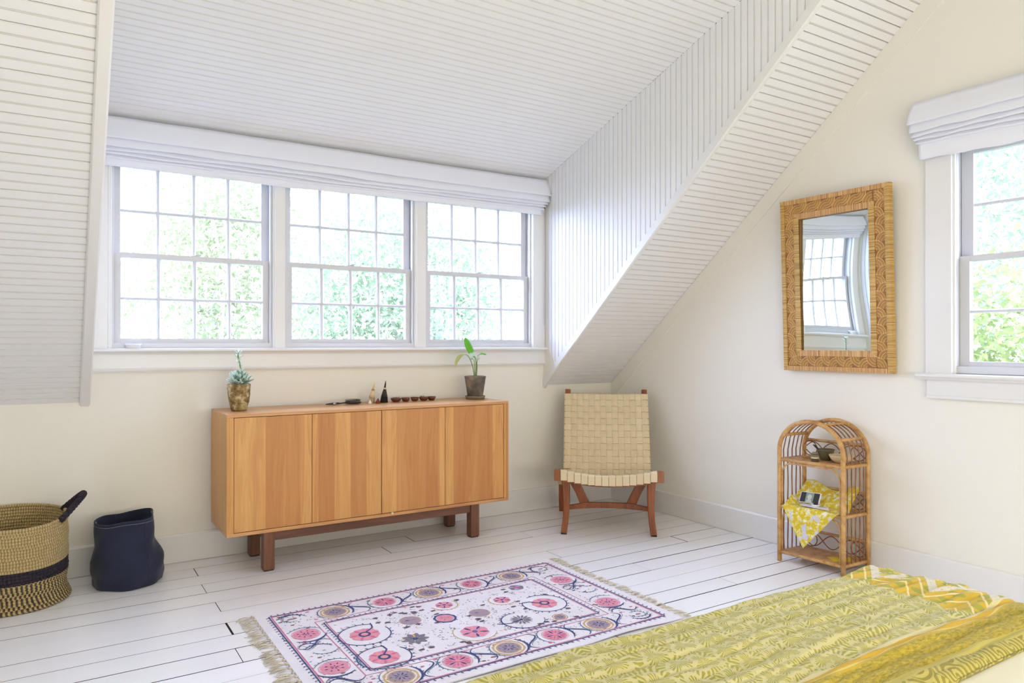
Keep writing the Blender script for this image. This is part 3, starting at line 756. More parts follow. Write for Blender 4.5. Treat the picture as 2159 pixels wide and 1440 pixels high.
# peace lily
lx_, ly_ = -1.2626, -.185
T1 = empty('lily_pot', (lx_, ly_, TOPZ)); tag(T1, 'tapered grey clay pot on a saucer holding a slender green leafed plant', 'potted plant')
obj('saucer', MB().lathe([(.050, 0), (.058, .002), (.063, .018), (.060, .021), (.055, .012), (.0, .010)], n=36), 'saucer', T1)
obj('pot', MB().lathe([(.040, .011), (.047, .012), (.056, .07), (.066, .136), (.068, .142), (.065, .144), (.061, .141), (.058, .125), (0, .123)], n=40, jit=lambda a, z: .006 * sin(2 * a + z * 20)), 'greyclay', T1)
obj('soil', MB().lathe([(.0585, .122), (.03, .127), (0, .128)], n=24), 'soil', T1)
def blade(path, wmax, mid=.6, matn='lily', stemr=.0028, split=.45, droop=0, normal=Vector((0, -1, 0))):
    pts = [Vector(p) for p in path]
    def at(t):
        f = t * (len(pts) - 1); i = min(len(pts) - 2, int(f)); u = f - i
        p0, p1, p2, p3 = pts[max(0, i - 1)], pts[i], pts[i + 1], pts[min(len(pts) - 1, i + 2)]
        return .5 * ((2 * p1) + (-p0 + p2) * u + (2 * p0 - 5 * p1 + 4 * p2 - p3) * u * u + (-p0 + 3 * p1 - 3 * p2 + p3) * u ** 3)
    obj('stem', MB().tube([at(split * i / 10) for i in range(11)], [stemr * (1 - .03 * i) for i in range(11)], 6), 'stem', T1)
    mb = MB()
    def fn(a, c):
        t = split + (1 - split) * a; p = at(t); d = (at(min(1, t + .01)) - at(max(0, t - .01))).normalized()
        side = d.cross(normal).normalized(); w = wmax * (sin(pi * min(1, a * .96 + .02)) ** .75)
        k = (c - .5) * 2
        return p + side * w * k + normal * (-abs(k) * w * .25)
    mb.grid(14, 6, fn); o = obj('leaf', mb, matn, T1); solid(o, .0008, 0)
blade([(0, 0, .12), (.006, 0, .2), (-.004, -.005, .26), (-.03, -.01, .30), (-.062, -.012, .355), (-.085, -.014, .375)], .030, split=.40, normal=Vector((.25, -.9, .3)).normalized())
blade([(.008, 0, .12), (.013, 0, .2), (.015, 0, .262), (.04, -.01, .285), (.058, -.01, .284), (.075, -.01, .276)], .010, split=.5, normal=Vector((0, -.6, .8)).normalized())
blade([(-.006, 0, .12), (-.020, -.005, .2), (-.055, -.01, .268), (-.10, -.014, .278), (-.135, -.02, .25), (-.152, -.02, .205)], .012, matn='lily_olive', split=.5, normal=Vector((.2, -.7, .6)).normalized())
blade([(-.002, .0, .12), (-.004, 0, .19), (-.008, 0, .24), (-.022, -.01, .268), (-.036, -.02, .272), (-.052, -.03, .262)], .026, matn='lily_pale', split=.42, normal=Vector((-.2, -1, .1)).normalized())
blade([(.004, .0, .12), (.007, 0, .18), (.008, 0, .22), (.013, 0, .245), (.018, -.005, .255), (.024, -.01, .262)], .013, matn='lily_pale', split=.5)
# hairbrush
yb_ = -.16; bx0, bx1 = -2.2069, -1.9988
T2 = empty('hairbrush', (bx0, yb_, TOPZ)); tag(T2, 'dark oval hairbrush lying flat on the sideboard with its bristles up', 'hairbrush')
Lb = bx1 - bx0
obj('handle', MB().tube([(0, 0, .007), (Lb * .12, 0, .0075), (Lb * .2, 0, .008), (Lb * .34, 0, .009), (Lb * .42, 0, .009), (Lb * .52, 0, .010)], [.003, .0065, .0065, .0075, .0045, .005], 10, flat=.8), 'darkbrown', T2)
obj('collar', MB().tube([(Lb * .19, 0, .008), (Lb * .27, 0, .0085)], .0085, 12), 'silver', T2)
obj('head', MB().tube([(Lb * .5, 0, .010), (Lb * .56, 0, .011), (Lb * .66, 0, .012), (Lb * .8, 0, .012), (Lb * .93, 0, .011), (Lb * 1.0, 0, .010)], [.006, .022, .032, .035, .027, .006], 16, flat=.30), 'darkbrown', T2)
mb = MB()
for i in range(15):
    for j in range(7):
        a = -1 + 2 * i / 14; c = -1 + 2 * j / 6
        if a * a + c * c < 1.0:
            x = Lb * (.76 + .22 * a); y = c * .028; z = .018
            mb.tube([(x, y, z), (x + a * .003, y + c * .003, z + .013 - .004 * a * a)], [.0012, .0007], 4)
o = obj('bristles', mb, 'bristle', T2); tag(o, kind='stuff')
# two little fibre brushes
def brush(px, yy, m1, tipc, label, h, lean, bandc):
    xx = px; t_ = empty('fibre_brush', (xx, yy, TOPZ)); tag(t_, label, 'brush')
    r0 = .024
    mb = MB()
    for i in range(40):
        a = i * 2.4; r = r0 * sqrt((i + .5) / 40)
        mb.tube([(cos(a) * r, sin(a) * r * .7, 0), (cos(a) * r * .78 + lean * .2, sin(a) * r * .6, h * .3)], [.0022, .0018], 5)
    o = obj('bristles', mb, tipc, t_); tag(o, kind='stuff')
    mb = MB().tube([(lean * .18, 0, h * .26), (lean * .32, 0, h * .45), (lean * .5, 0, h * .63)], [.0195, .0135, .0075], 12)
    obj('bundle', mb, m1, t_)

    obj('binding', MB().tube([(lean * .48, 0, h * .61), (lean * .53, 0, h * .68)], [.0095, .0090], 10), bandc, t_)
    obj('handle', MB().tube([(lean * .5, 0, h * .66), (lean * .75, 0, h * .84), (lean, 0, h)], [.0062, .0048, .0012], 8), m1, t_)
brush(-1.9306, -.14, 'cream', 'cream', 'small cream fibre brush with a pale pointed handle standing upright', .120, .022, 'tan')
brush(-1.8527, -.14, 'black', 'black', 'small black fibre brush with a pointed handle standing upright', .128, .012, 'cream')
def cone(px, yy, m_, label, r, h):
    o = obj('incense_cone', MB().lathe([(r * .9, 0), (r, .002), (r * .8, h * .4), (r * .45, h * .7), (r * .25, h * .92), (.001, h)], n=18), m_, loc=(px, yy, TOPZ)); tag(o, label, 'cone')
cone(-1.9569, -.185, 'whitecone', 'tiny white cone in front of the cream fibre brush', .013, .022)
cone(-1.9078, -.185, 'redcone', 'tiny red-brown cone between the two fibre brushes', .015, .030)
names = ['leftmost, with a sprig of dried herb', 'second from the left, empty', 'middle one, empty', 'second from the right, filled with herbs', 'rightmost, next to the grey plant pot']
for i, (pxc, rr) in enumerate(((-1.772, 0.033), (-1.7116, 0.0265), (-1.6504, 0.0265), (-1.593, 0.029), (-1.5379, 0.0265))):
    yy = -.13 - .005 * (i % 2)
    bw = empty('wooden_bowl', (pxc, yy, TOPZ)); tag(bw, 'small dark wooden bowl in the row of five, ' + names[i], 'bowl', 'five small wooden bowls on the sideboard')
    h = .023; obj('bowl', MB().lathe([(rr * .45, 0), (rr * .6, .001), (rr * .9, h * .55), (rr, h), (rr * .93, h), (rr * .8, h * .6), (rr * .5, h * .3), (0, h * .25)], n=24), 'bowlwood', bw)
    if i in (0, 3):
        mb = MB()
        for k in range(14):
            a = random.uniform(0, 6.28); q = Vector((cos(a), sin(a), 0)) * rr * .5 * random.random() + Vector((0, 0, h * .75))
            mb.tube([q, q + Vector((random.uniform(-.012, .012), random.uniform(-.01, .01), random.uniform(.0, .014)))], .0016, 4)
        tag(obj('herbs', mb, 'herb', bw), kind='stuff')
# white lid on the stool
o = obj('jar_lid', MB().lathe([(.030, 0), (.034, .001), (.034, .014), (.038, .016), (.038, .020), (.036, .022), (0, .022)], n=28), 'white', loc=(-3.1523, -.012, 1.117)); tag(o, 'round white jar lid on the left end of the window sill', 'lid')

# ------------------------------------------------------------------ woven chair
ch_rot = atan2(-.62, .784)
ch = empty('lounge_chair', (-.687, -.785, 0), (0, 0, ch_rot)); tag(ch, 'low brown wooden lounge chair with seat and back of woven cream webbing', 'chair')
# local: x right (as seen), y backwards (away from the camera)
def bar(pts, w, t, prof=None):   # rectangular section bar swept along pts: w across local x, t perpendicular in the y-z plane
    mb = MB(); pts = [Vector(p) for p in pts]; vs = []; k = len(pts)
    ws = w if hasattr(w, '__len__') else [w] * k; ts = t if hasattr(t, '__len__') else [t] * k
    for i, p in enumerate(pts):
        d = (pts[min(i + 1, k - 1)] - pts[max(0, i - 1)]).normalized(); sx_ = Vector((1, 0, 0)); sx_ = (sx_ - d * sx_.dot(d)).normalized(); n_ = d.cross(sx_)
        c_ = .18
        for a, b in ((-1, -1 + c_), (-1 + c_, -1), (1 - c_, -1), (1, -1 + c_), (1, 1 - c_), (1 - c_, 1), (-1 + c_, 1), (-1, 1 - c_)):
            vs.append(p + sx_ * a * ws[i] / 2 + n_ * b * ts[i] / 2)
    n = 8; fs = [(i * n + j, i * n + (j + 1) % n, (i + 1) * n + (j + 1) % n, (i + 1) * n + j) for i in range(k - 1) for j in range(n)]
    fs += [tuple(range(n))[::-1], tuple((k - 1) * n + j for j in range(n))]
    return mb.add(vs, fs)
def seatz(y): return .36 - .115 * ((y + .03) / .6)      # centre line of side rails
for s_ in (-1, 1):
    obj('side_rail', bar([(s_ * .305, -.035, .355), (s_ * .305, .1, .338), (s_ * .303, .3, .300), (s_ * .300, .56, .245)], .038, [.068, .06, .052, .046]), 'chairwood', ch)
    lg = obj('leg', bar([(s_ * .256, .03, .33), (s_ * .252, .02, .26), (s_ * .250, .012, .17), (s_ * .256, .004, .08), (s_ * .266, -.006, .006)], [.05, .044, .038, .036, .036], [.06, .048, .042, .04, .042]), 'chairwood', ch)
    obj('foot_pad', bar([(s_ * .266, -.006, .006), (s_ * .266, -.006, .0)], .034, .04), 'rubber', lg)
    obj('leg', bar([(s_ * .296, .52, .27), (s_ * .300, .555, .18), (s_ * .302, .575, .08), (s_ * .300, .60, .001)], [.038, .036, .034, .034], [.05, .046, .042, .04]), 'chairwood', ch)
    obj('brace', bar([(s_ * .215, .10, .315), (s_ * .175, .11, .235), (s_ * .14, .12, .155)], [.058, .05, .056], .022), 'chairwood', ch)
    obj('back_upright', bar([(s_ * .262, .36, .27), (s_ * .264, .45, .45), (s_ * .262, .55, .65), (s_ * .258, .636, .824)], [.036] * 4, [.03, .03, .028, .024]), 'chairwood', ch)
# curved low stretcher
mb = MB(); N_ = 20; vs = []
for i in range(N_ + 1):
    x = -.25 + .5 * i / N_; t = abs(x) / .25; zt = .168 - .006 * t - (.018 * max(0, (t - .62) / .38) ** .6 if t > .62 else 0); zb = .135 - .016 * t * t
    for y, z in ((.10, zb), (.10, zt), (.124, zt), (.124, zb)): vs.append((x, y, z))
mb.add(vs, [(i * 4 + j, i * 4 + (j + 1) % 4, (i + 1) * 4 + (j + 1) % 4, (i + 1) * 4 + j) for i in range(N_) for j in range(4)] + [(3, 2, 1, 0), (N_ * 4, N_ * 4 + 1, N_ * 4 + 2, N_ * 4 + 3)])
obj('stretcher', mb, 'chairwood', ch)
def sagrail(y, zc, dep, h, t):
    mb = MB(); vs = []
    for i in range(25):
        x = -.288 + .576 * i / 24; z = zc - dep * (1 - (x / .288) ** 2)
        for a, b in ((-t / 2, -h / 2), (-t / 2, h / 2), (t / 2, h / 2), (t / 2, -h / 2)): vs.append((x, y + a, z + b))
    return mb.add(vs, [(i * 4 + j, i * 4 + (j + 1) % 4, (i + 1) * 4 + (j + 1) % 4, (i + 1) * 4 + j) for i in range(24) for j in range(4)] + [(3, 2, 1, 0), (96, 97, 98, 99)])
obj('front_rail', sagrail(-.018, .345, .032, .052, .02), 'chairwood', ch)
obj('back_rail', sagrail(.54, .252, .03, .035, .02), 'chairwood', ch)
obj('back_rail', MB().box((-.25, .618, .765), (.25, .642, .79), bev=.004), 'chairwood', ch)
# straps: path functions map (x, s, lift) to a point
def strapmesh(pts, wd, th=.0030):
    mb = MB(); vs = []
    for p, side, nrm in pts:
        for a, b in ((-1, -1), (1, -1), (1, 1), (-1, 1)): vs.append(p + side * a * wd / 2 + nrm * b * th / 2)
    k = len(pts)
    mb.add(vs, [(i * 4 + j, i * 4 + (j + 1) % 4, (i + 1) * 4 + (j + 1) % 4, (i + 1) * 4 + j) for i in range(k - 1) for j in range(4)] + [(3, 2, 1, 0), tuple((k - 1) * 4 + j for j in range(4))])
    mb.mi = [1 if (q < (k - 1) * 4 and q % 4 in (1, 3)) else 0 for q in range(len(mb.mi))]; return mb
BN, BR_ = 14, 13; BWd = .548; b0, b1 = Vector((0, .352, .285)), Vector((0, .606, .798))
bd = (b1 - b0).normalized(); bn = Vector((0, -bd.z, bd.y)); bL = (b1 - b0).length
def bp_(x, s, l): return b0 + bd * s + Vector((x, 0, 0)) + bn * (l - .012 * (1 - (x / .28) ** 2) * (1 if abs(x) < .28 else 0) + .006)
cw = BWd / BN; rh = bL / BR_
for i in range(BN):
    x = -BWd / 2 + cw * (i + .5); pts = []
    rng_s = range(0, BR_ * 6 + 1)
    lo_ = 6 if i in (0, BN - 1) else 0
    for k in rng_s:
        if k < lo_: continue
        s = rh * k / 6; lift = .0038 * cos(pi * (k / 6 - .5 + i)) * 1.0
        pts.append((bp_(x, s, lift), Vector((1, 0, 0)), bn))
    if 0 < i < BN - 1: pts.append((bp_(x, bL + .004, -.008), Vector((1, 0, 0)), bd)); 
    obj('strap', strapmesh(pts, cw - .0034), ['web', 'web_edge'], ch)
for j in range(BR_):
    s = rh * (j + .5); pts = []
    # wraps round the upright
    pts.append((bp_(-.276, s, -.022), bd, Vector((-1, 0, 0)))); pts.append((bp_(-.280, s, -.004), bd, (bn + Vector((-1, 0, 0))).normalized()))
    for k in range(BN * 6 + 1):
        x = -BWd / 2 + cw * k / 6; lift = -.0038 * cos(pi * (k / 6 - .5 + j))
        pts.append((bp_(x, s, lift), bd, bn))
    pts.append((bp_(.280, s, -.004), bd, (bn + Vector((1, 0, 0))).normalized())); pts.append((bp_(.276, s, -.022), bd, Vector((1, 0, 0))))
    obj('strap', strapmesh(pts, rh - .0034), ['web', 'web_edge'], ch)
SN, SR = 14, 13; sL = .56
def sp_(x, s, l):
    t = s / sL; z = .386 - .115 * t; sagv = .034 * (1 - (x / .287) ** 2)
    return Vector((x, -.03 + s, z - sagv + l))
cs = .572 / SN; rs_ = sL / SR; nz = Vector((0, .2, .98))
for i in range(SN):
    x = -.286 + cs * (i + .5); pts = []
    pts += [(sp_(x, -.003, -.058), Vector((1, 0, 0)), Vector((0, -1, 0))), (sp_(x, -.004, -.03), Vector((1, 0, 0)), Vector((0, -1, 0))), (sp_(x, -.004, -.006), Vector((1, 0, 0)), Vector((0, -.9, .4)))]
    for k in range(SR * 6 + 1):
        s = rs_ * k / 6; pts.append((sp_(x, s, .0038 * cos(pi * (k / 6 - .5 + i))), Vector((1, 0, 0)), nz))
    obj('strap', strapmesh(pts, cs - .0024), ['web', 'web_edge'], ch)
for j in range(SR):
    s = rs_ * (j + .5); pts = []
    for k in range(SN * 6 + 1):
        x = -.286 + cs * k / 6; pts.append((sp_(x, s, -.0038 * cos(pi * (k / 6 - .5 + j))), Vector((0, 1, 0)), Vector((0, 0, 1))))
    obj('strap', strapmesh(pts, rs_ - .0030), ['web', 'web_edge'], ch)
for s_ in (-1, 1): obj('strap_end', bar([(s_ * .30, .44, .238), (s_ * .30, .54, .214)], .042, .05), 'web', ch)

# ------------------------------------------------------------------ rattan shelf
RFL, RFR, RBR, RBL = Vector((-.262, -1.668, 0)), Vector((-.228, -2.010, 0)), Vector((-.034, -2.018, 0)), Vector((-.072, -1.680, 0))
so_ = (RFL + RFR + RBR + RBL) / 4
rk = empty('rattan_shelf', so_); tag(rk, 'small arched rattan shelf unit with three shelves against the right wall', 'shelf')
def rp(a, d, z):   # a 0..1 along the front, d 0..1 depth
    return RFL.lerp(RFR, a).lerp(RBL.lerp(RBR, a), d) - so_ + Vector((0, 0, z))
SPR, ARH = .585, .158
def archz(a): 
    t = abs(2 * a - 1); return SPR + ARH * (max(0, 1 - t ** 2.3)) ** (1 / 2.0)
def arch_path(d, a0=0, n=24, ext=0):
    return [rp(.5 - .5 * cos(pi * i / n), d, SPR + ARH * sin(pi * i / n)) for i in range(n + 1)]
for d in (0, 1):
    path = [rp(0, d, 0), rp(0, d, .2), rp(0, d, .4)] + arch_path(d) + [rp(1, d, .4), rp(1, d, .2), rp(1, d, 0)]
    obj('post_arch', MB().tube(path, .0115, 12), 'rattan', rk)
LEV = [.045, .285, .530]
for z in LEV:
    q = [rp(.0, 0, z), rp(1, 0, z), rp(1, 1, z), rp(0, 1, z)]
    mb = MB(); vs = q + [p + Vector((0, 0, .010)) for p in q]
    mb.add(vs, [(3, 2, 1, 0), (4, 5, 6, 7), (0, 1, 5, 4), (1, 2, 6, 5), (2, 3, 7, 6), (3, 0, 4, 7)])
    sh = obj('shelf_board', mb, 'rattan_shelf', rk)
    for a, b in ((0, 1), (1, 2), (2, 3), (3, 0)): obj('edge_rail', MB().tube([q[a] + Vector((0, 0, .003)), q[b] + Vector((0, 0, .003))], .0088, 8), 'rattan', sh)
# side spindles
for a in (0, 1):
    for k in range(5):
        d = (k + 1) / 6
        pts = []; zt = SPR + .045
        for i in range(13):
            z = .05 + (zt - .05) * i / 12; p = rp(a, d, z); p.x += .0015 * sin(z * 30 + k * 2 + a); pts.append(p)
        n0 = 24; ar = arch_path(d, n=n0); pick = ar[3:10] if a == 0 else ar[n0 - 9:n0 - 2][::-1]
        pts = pts[:-1] + pick
        obj('spindle', MB().tube(pts, .0034, 6), 'rattan_dark', rk)
    p0, p1 = rp(a, 0, .635), rp(a, 1, .635)
    s2_ = .006 if a == 0 else -.006
    i_ = 4; A0 = arch_path(0)[i_ if a == 0 else 24 - i_]; A1 = arch_path(1)[i_ if a == 0 else 24 - i_]
    obj('cross_bar', MB().tube([A0, A1], .0092, 8), 'rattan', rk)
    i_ = 9; A0 = arch_path(0)[i_ if a == 0 else 24 - i_]; A1 = arch_path(1)[i_ if a == 0 else 24 - i_]
    obj('cross_bar', MB().tube([A0, A1], .0080, 8), 'rattan', rk)
for k in range(5):      # top continuation of spindles
    d = (k + 1) / 6; obj('spindle', MB().tube(arch_path(d)[14:22], .0034, 6), 'rattan_dark', rk)
# front inner hoops
for z0_, z1_ in ((.285, .530), (.045, .285)):
    r_ = .055; w_in = .045; pts = []
    zt = z1_ - .012
    for i in range(9): a = pi - pi / 2 * i / 8; pts.append(rp(w_in + (1 + cos(a)) * r_ / .343, 0, zt - r_ + sin(a) * r_))
    pts = [rp(w_in, 0, z0_ + .01), rp(w_in, 0, (z0_ + zt - r_) / 2)] + pts
    pr = []
    for i in range(9): a = pi / 2 - pi / 2 * i / 8; pr.append(rp(1 - w_in - (1 - cos(a)) * r_ / .343, 0, zt - r_ + sin(a) * r_))
    pts = pts + pr + [rp(1 - w_in, 0, (z0_ + zt - r_) / 2), rp(1 - w_in, 0, z0_ + .01)]
    obj('hoop', MB().tube(pts, .0045, 8), 'rattan', rk)
# back rails with looped scrollwork
for z0_ in (.055, .540, .295):
    zt = z0_ + .088
    obj('back_rail', MB().tube([rp(0, 1, zt), rp(1, 1, zt)], .0078, 8), 'rattan', rk)
    for ph in (0, pi):
        pts = []
        for i in range(49):
            t = i / 48; pts.append(rp(.05 + .9 * t, .985 - (.012 if ph else 0), z0_ + .044 + .034 * sin(3.1 * pi * t + ph + .3)))
        obj('scroll', MB().tube(pts, .0028, 6), 'rattan_dark', rk)
    for a in (.12, .88):
        obj('scroll', MB().tube([rp(a + .115 * cos(k * pi / 8), .95, z0_ + .044 + .038 * sin(k * pi / 8)) for k in range(16)], .0028, 6, closed=True), 'rattan_dark', rk)
def on(a, d, z): return rp(a, d, z) + so_
# things on the shelf
zt = LEV[2] + .0104
o = obj('bowl', MB().lathe([(.022, 0), (.025, .001), (.036, .025), (.043, .052), (.045, .056), (.042, .056), (.033, .025), (.02, .008), (0, .007)], n=32), 'olivebowl', loc=on(.50, .62, zt)); tag(o, 'deep olive green bowl on the top level of the rattan shelf', 'bowl', None)
sp0 = on(.50, .62, zt)
o = obj('spoon', MB().tube([sp0 + Vector((-.01, -.01, .012)), sp0 + Vector((-.018, .02, .045)), sp0 + Vector((-.02, .045, .068)), sp0 + Vector((-.02, .058, .074))], [.003, .004, .006, .003], 8), 'darkbrown'); tag(o, 'dark wooden spoon leaning in the olive green bowl', 'spoon')
o = obj('shallow_bowl', MB().lathe([(.026, 0), (.030, .001), (.050, .018), (.059, .036), (.060, .039), (.057, .038), (.045, .016), (.02, .007), (0, .006)], n=36), 'creambowl', loc=on(.79, .50, zt)); tag(o, 'wide shallow cream bowl on the top level of the rattan shelf', 'bowl')
pz = zt; pp = on(.50, .18, 0); hts = [.012, .014, .010, .013]
for i, (m_, rr) in enumerate((('stoneC', .022), ('stoneB', .0205), ('stoneA', .021), ('stoneA', .016))):
    h = hts[i]; o = obj('pebble', MB().lathe([(.001, 0), (rr * .8, h * .12), (rr, h * .5), (rr * .8, h * .88), (.001, h)], n=20), m_, loc=(pp.x + .002 * (i % 2), pp.y, pz))
    tag(o, ['dark flat pebble at the bottom of the little stack', 'cream flat pebble above the dark one in the little stack', 'olive flat pebble third from the bottom of the little stack', 'smallest pebble on top of the little stack'][i], 'pebble', 'stacked pebbles on the rattan shelf'); pz += h - .0005
a_ = on(.20, .42, zt + .008); b_ = on(.42, .62, zt + .008)
o = obj('wooden_scoop', MB().tube([a_, a_.lerp(b_, .12), a_.lerp(b_, .25), a_.lerp(b_, .4), a_.lerp(b_, .8), b_], [.004, .0078, .0074, .0045, .0065, .003], 10, flat=.75), 'tan'); tag(o, 'slim light wooden scoop lying left of the olive green bowl', 'scoop')
# floral cloth on the middle shelf
zm_ = LEV[1] + .010
clo = MB()
def cloth(u, v_):
    # u 0..1 along the shelf, v 0..1 back to front then hanging
    a = .09 + .85 * u
    bulge = .5 * (1 + sin(u * 9 + v_ * 4)) 
    if v_ < .72:
        d = 1 - v_ / .72
        heap = max(0, d - .48) / .52
        z = zm_ + .004 + .006 * bulge + .115 * heap ** .7 * (.85 + .15 * sin(u * 7 + 1)) + .004 * (1 - heap) * (.5 + .5 * sin(u * 11)) * (1 if d > .12 else d / .12)
        if u < .12: z += .04 * (1 - u / .12) * max(0, 1 - abs(d - .35) / .35)
        p = rp(a, d * .88 + .02 - .05 * (1 - d), z)
    else:
        h = (v_ - .72) / .28; tri = max(.02, 1 - abs(u - .40) / (.40 if u < .40 else .60))
        drop = .20 * tri * h; a2 = a + (.40 * .85 + .09 - a) * h * .0
        p = rp(a2, -.06 - .06 * min(1, h * 4) + .01 * sin(u * 20) * h, zm_ + .004 - drop + .0)
    return p
clo.grid(60, 50, cloth); o = obj('floral_cloth', clo, 'floral', loc=so_); solid(o, .0018, 0); tag(o, 'yellow floral cloth draped over the middle level of the rattan shelf', 'cloth')
# folded cloth at the back right corner of the shelf
mb = MB()
for i, (dz, k) in enumerate(((0, 0), (.012, .008), (.024, .016))):
    mb.grid(10, 8, lambda u, v_, dz=dz, k=k: rp(.72 + .22 * u, .45 + .45 * v_ - k, zm_ + .012 + dz + .012 * sin(u * pi)))
# photo card leaning
pc = MB(); ca = on(.215, .25, zm_ + .022); cb_ = on(.505, .35, zm_ + .022)
du = (cb_ - ca); wdt = du.length; du.normalize(); dn = Vector((-.75, -.1, .0)).normalized(); dv = (Vector((.45, .06, .85))).normalized()
nrm = du.cross(dv).normalized(); 
if nrm.x > 0: nrm = -nrm
pe = empty('photo_card', ca); tag(pe, 'small black and white portrait photo card propped against the floral cloth', 'photo')
H_ = .058
def quad(u0, v0, u1, v1, off): return [du * (wdt * u0) + dv * (H_ * v0) + nrm * off, du * (wdt * u1) + dv * (H_ * v0) + nrm * off, du * (wdt * u1) + dv * (H_ * v1) + nrm * off, du * (wdt * u0) + dv * (H_ * v1) + nrm * off]
def slab(mb, q, t=.0008): mb.add(q + [p - nrm * t for p in q], [(0, 1, 2, 3), (7, 6, 5, 4), (0, 1, 5, 4), (1, 2, 6, 5), (2, 3, 7, 6), (3, 0, 4, 7)])
mb = MB(); slab(mb, quad(0, 0, 1, 1, 0)); obj('card', mb, 'white', pe)
mb = MB(); slab(mb, quad(.03, .05, .93, .95, .0008)); obj('dark_print', mb, 'photo_dark', pe)
mb = MB(); slab(mb, quad(.28, .05, .66, .95, .0012)); obj('grey_print', mb, 'photo_mid', pe)
mb = MB(); cc = du * (wdt * .47) + dv * (H_ * .55) + nrm * .002
ring = [cc + du * .011 * cos(k * pi / 8) + dv * .014 * sin(k * pi / 8) for k in range(16)]
sh_ = [du * (wdt * x) + dv * (H_ * y) + nrm * .002 for x, y in ((.33, .06), (.61, .06), (.58, .26), (.50, .34), (.44, .34), (.36, .26))]
mb.add(ring, [tuple(range(16))]); mb.add(sh_, [tuple(range(6))]); obj('portrait', mb, 'photo_light', pe, fix=False)
# paper with a small white dish and dark stone
pq = [on(.27, .30, zm_ + .0165), on(.66, .30, zm_ + .0165), on(.80, -.02, zm_ + .0170), on(.34, -.02, zm_ + .0170)]
mb = MB(); mb.add(pq + [p - Vector((0, 0, .001)) for p in pq], [(0, 1, 2, 3), (7, 6, 5, 4), (0, 1, 5, 4), (1, 2, 6, 5), (2, 3, 7, 6), (3, 0, 4, 7)])
o = obj('paper_sheet', mb, 'paper'); tag(o, 'white sheet of paper lying on the floral cloth under a small dish', 'paper')
dl = on(.53, .14, zm_ + .0172)
o = obj('small_dish', MB().lathe([(.014, 0), (.016, .001), (.023, .010), (.024, .013), (.021, .012), (0, .007)], n=24), 'white', loc=dl); tag(o, 'small white dish on the sheet of paper on the middle shelf', 'dish')
o = obj('dark_stone', MB().lathe([(.001, 0), (.009, .002), (.012, .009), (.008, .016), (.001, .018)], n=16), 'darkbrown', loc=dl + Vector((0, 0, .0072))); tag(o, 'little round dark stone in the small white dish', 'stone')
# bottom shelf: yellow card + stone
zb_ = LEV[0] + .0104
pq = [on(.62, .38, zb_), on(.80, .80, zb_), on(1.0 - .06, .55, zb_), on(.82, .12, zb_)]
mb = MB(); mb.add(pq + [p + Vector((0, 0, .002)) for p in pq], [(3, 2, 1, 0), (4, 5, 6, 7), (0, 1, 5, 4), (1, 2, 6, 5), (2, 3, 7, 6), (3, 0, 4, 7)])
o = obj('yellow_card', mb, 'yellowpaper'); tag(o, 'bright yellow card lying on the bottom level of the rattan shelf', 'card')
o = obj('grey_stone', MB().lathe([(.001, 0), (.010, .003), (.013, .012), (.009, .021), (.001, .024)], n=16), 'stoneA', loc=on(.80, .45, zb_ + .002)); tag(o, 'small grey stone standing on the bright yellow card', 'stone')

# ------------------------------------------------------------------ mirror
mr = empty('wall_mirror', (-.012, -1.842, 1.00), (0, -radians(2.1), 0)); tag(mr, 'tall rectangular mirror in a woven rattan frame on the right wall', 'mirror')
# local: x towards room negative, y along wall, z up from bottom
HW, HH = .306, .925; FW = .106
mb = MB()
for a, b in (((-HW, 0), (-HW + FW, HH)), ((HW - FW, 0), (HW, HH)), ((-HW + FW, 0), (HW - FW, FW)), ((-HW + FW, HH - FW), (HW - FW, HH))):
    mb.box((-.022, a[0], a[1]), (.0, b[0], b[1]))
obj('frame', mb, 'reed_band', mr)
obj('backing_board', MB().box((.0, -HW + .03, .03), (.004, HW - .03, HH - .03)), 'subfloor', mr)
def strips(inset, w, x0, x1):
    a = HW - inset; z0_, z1_ = inset, HH - inset
    for s_ in (-1, 1):
        mb = MB(); mb.prism([(s_ * a, z0_), (s_ * (a - w), z0_ + w), (s_ * (a - w), z1_ - w), (s_ * a, z1_)], x0, x1, 'yz'); obj('wrapped_strip', mb, 'reed_v', mr)
    for z, zz in ((z0_, z0_ + w), (z1_, z1_ - w)):
        mb = MB(); mb.prism([(-a, z), (a, z), (a - w, zz), (-a + w, zz)], x0, x1, 'yz'); obj('wrapped_strip', mb, 'reed_h', mr)
strips(-.004, .024, -.032, .002); strips(.075, .031, -.028, -.018)
# reed fans in the middle band
def fan_mesh(mi):
    mb = MB(); R_ = .052
    for k in range(7):
        r0 = R_ * (1 - k / 7.6); r1 = r0 - R_ / 9.5; n = 7; vs = []
        for i in range(n + 1):
            a = radians(-2 + 94 * i / n)
            for r, x in ((r0, -.0225), (r0 - .0015, -.0262 + .0003 * k), (r1 + .001, -.0262 + .0003 * k), (r1, -.0225)): vs.append((x, cos(a) * r, sin(a) * r))
        mb.add(vs, [(i * 4 + j, i * 4 + j + 1, (i + 1) * 4 + j + 1, (i + 1) * 4 + j) for i in range(n) for j in range(3)], k % 2)
    return mb.mesh('reed_fan', ['reed_a', 'reed_b'], fix=False)
fm = fan_mesh(0)
bc = FW / 2 - .002; lo, hi = .020, .076
def fan(y, z, rot):
    o = put('reed_fan', fm, mr, (random.uniform(-.0012, .0012), y, z)); o.rotation_euler = (rot, 0, 0)
stp = .0415
for side in (-1, 1):
    n = int((HH - .06) / stp)
    for i in range(n):
        z = .024 + i * stp
        if i % 2: fan(side * (HW - lo), z, radians(90) if side > 0 else 0)
        else: fan(side * (HW - hi), z, radians(0) if side > 0 else radians(90))
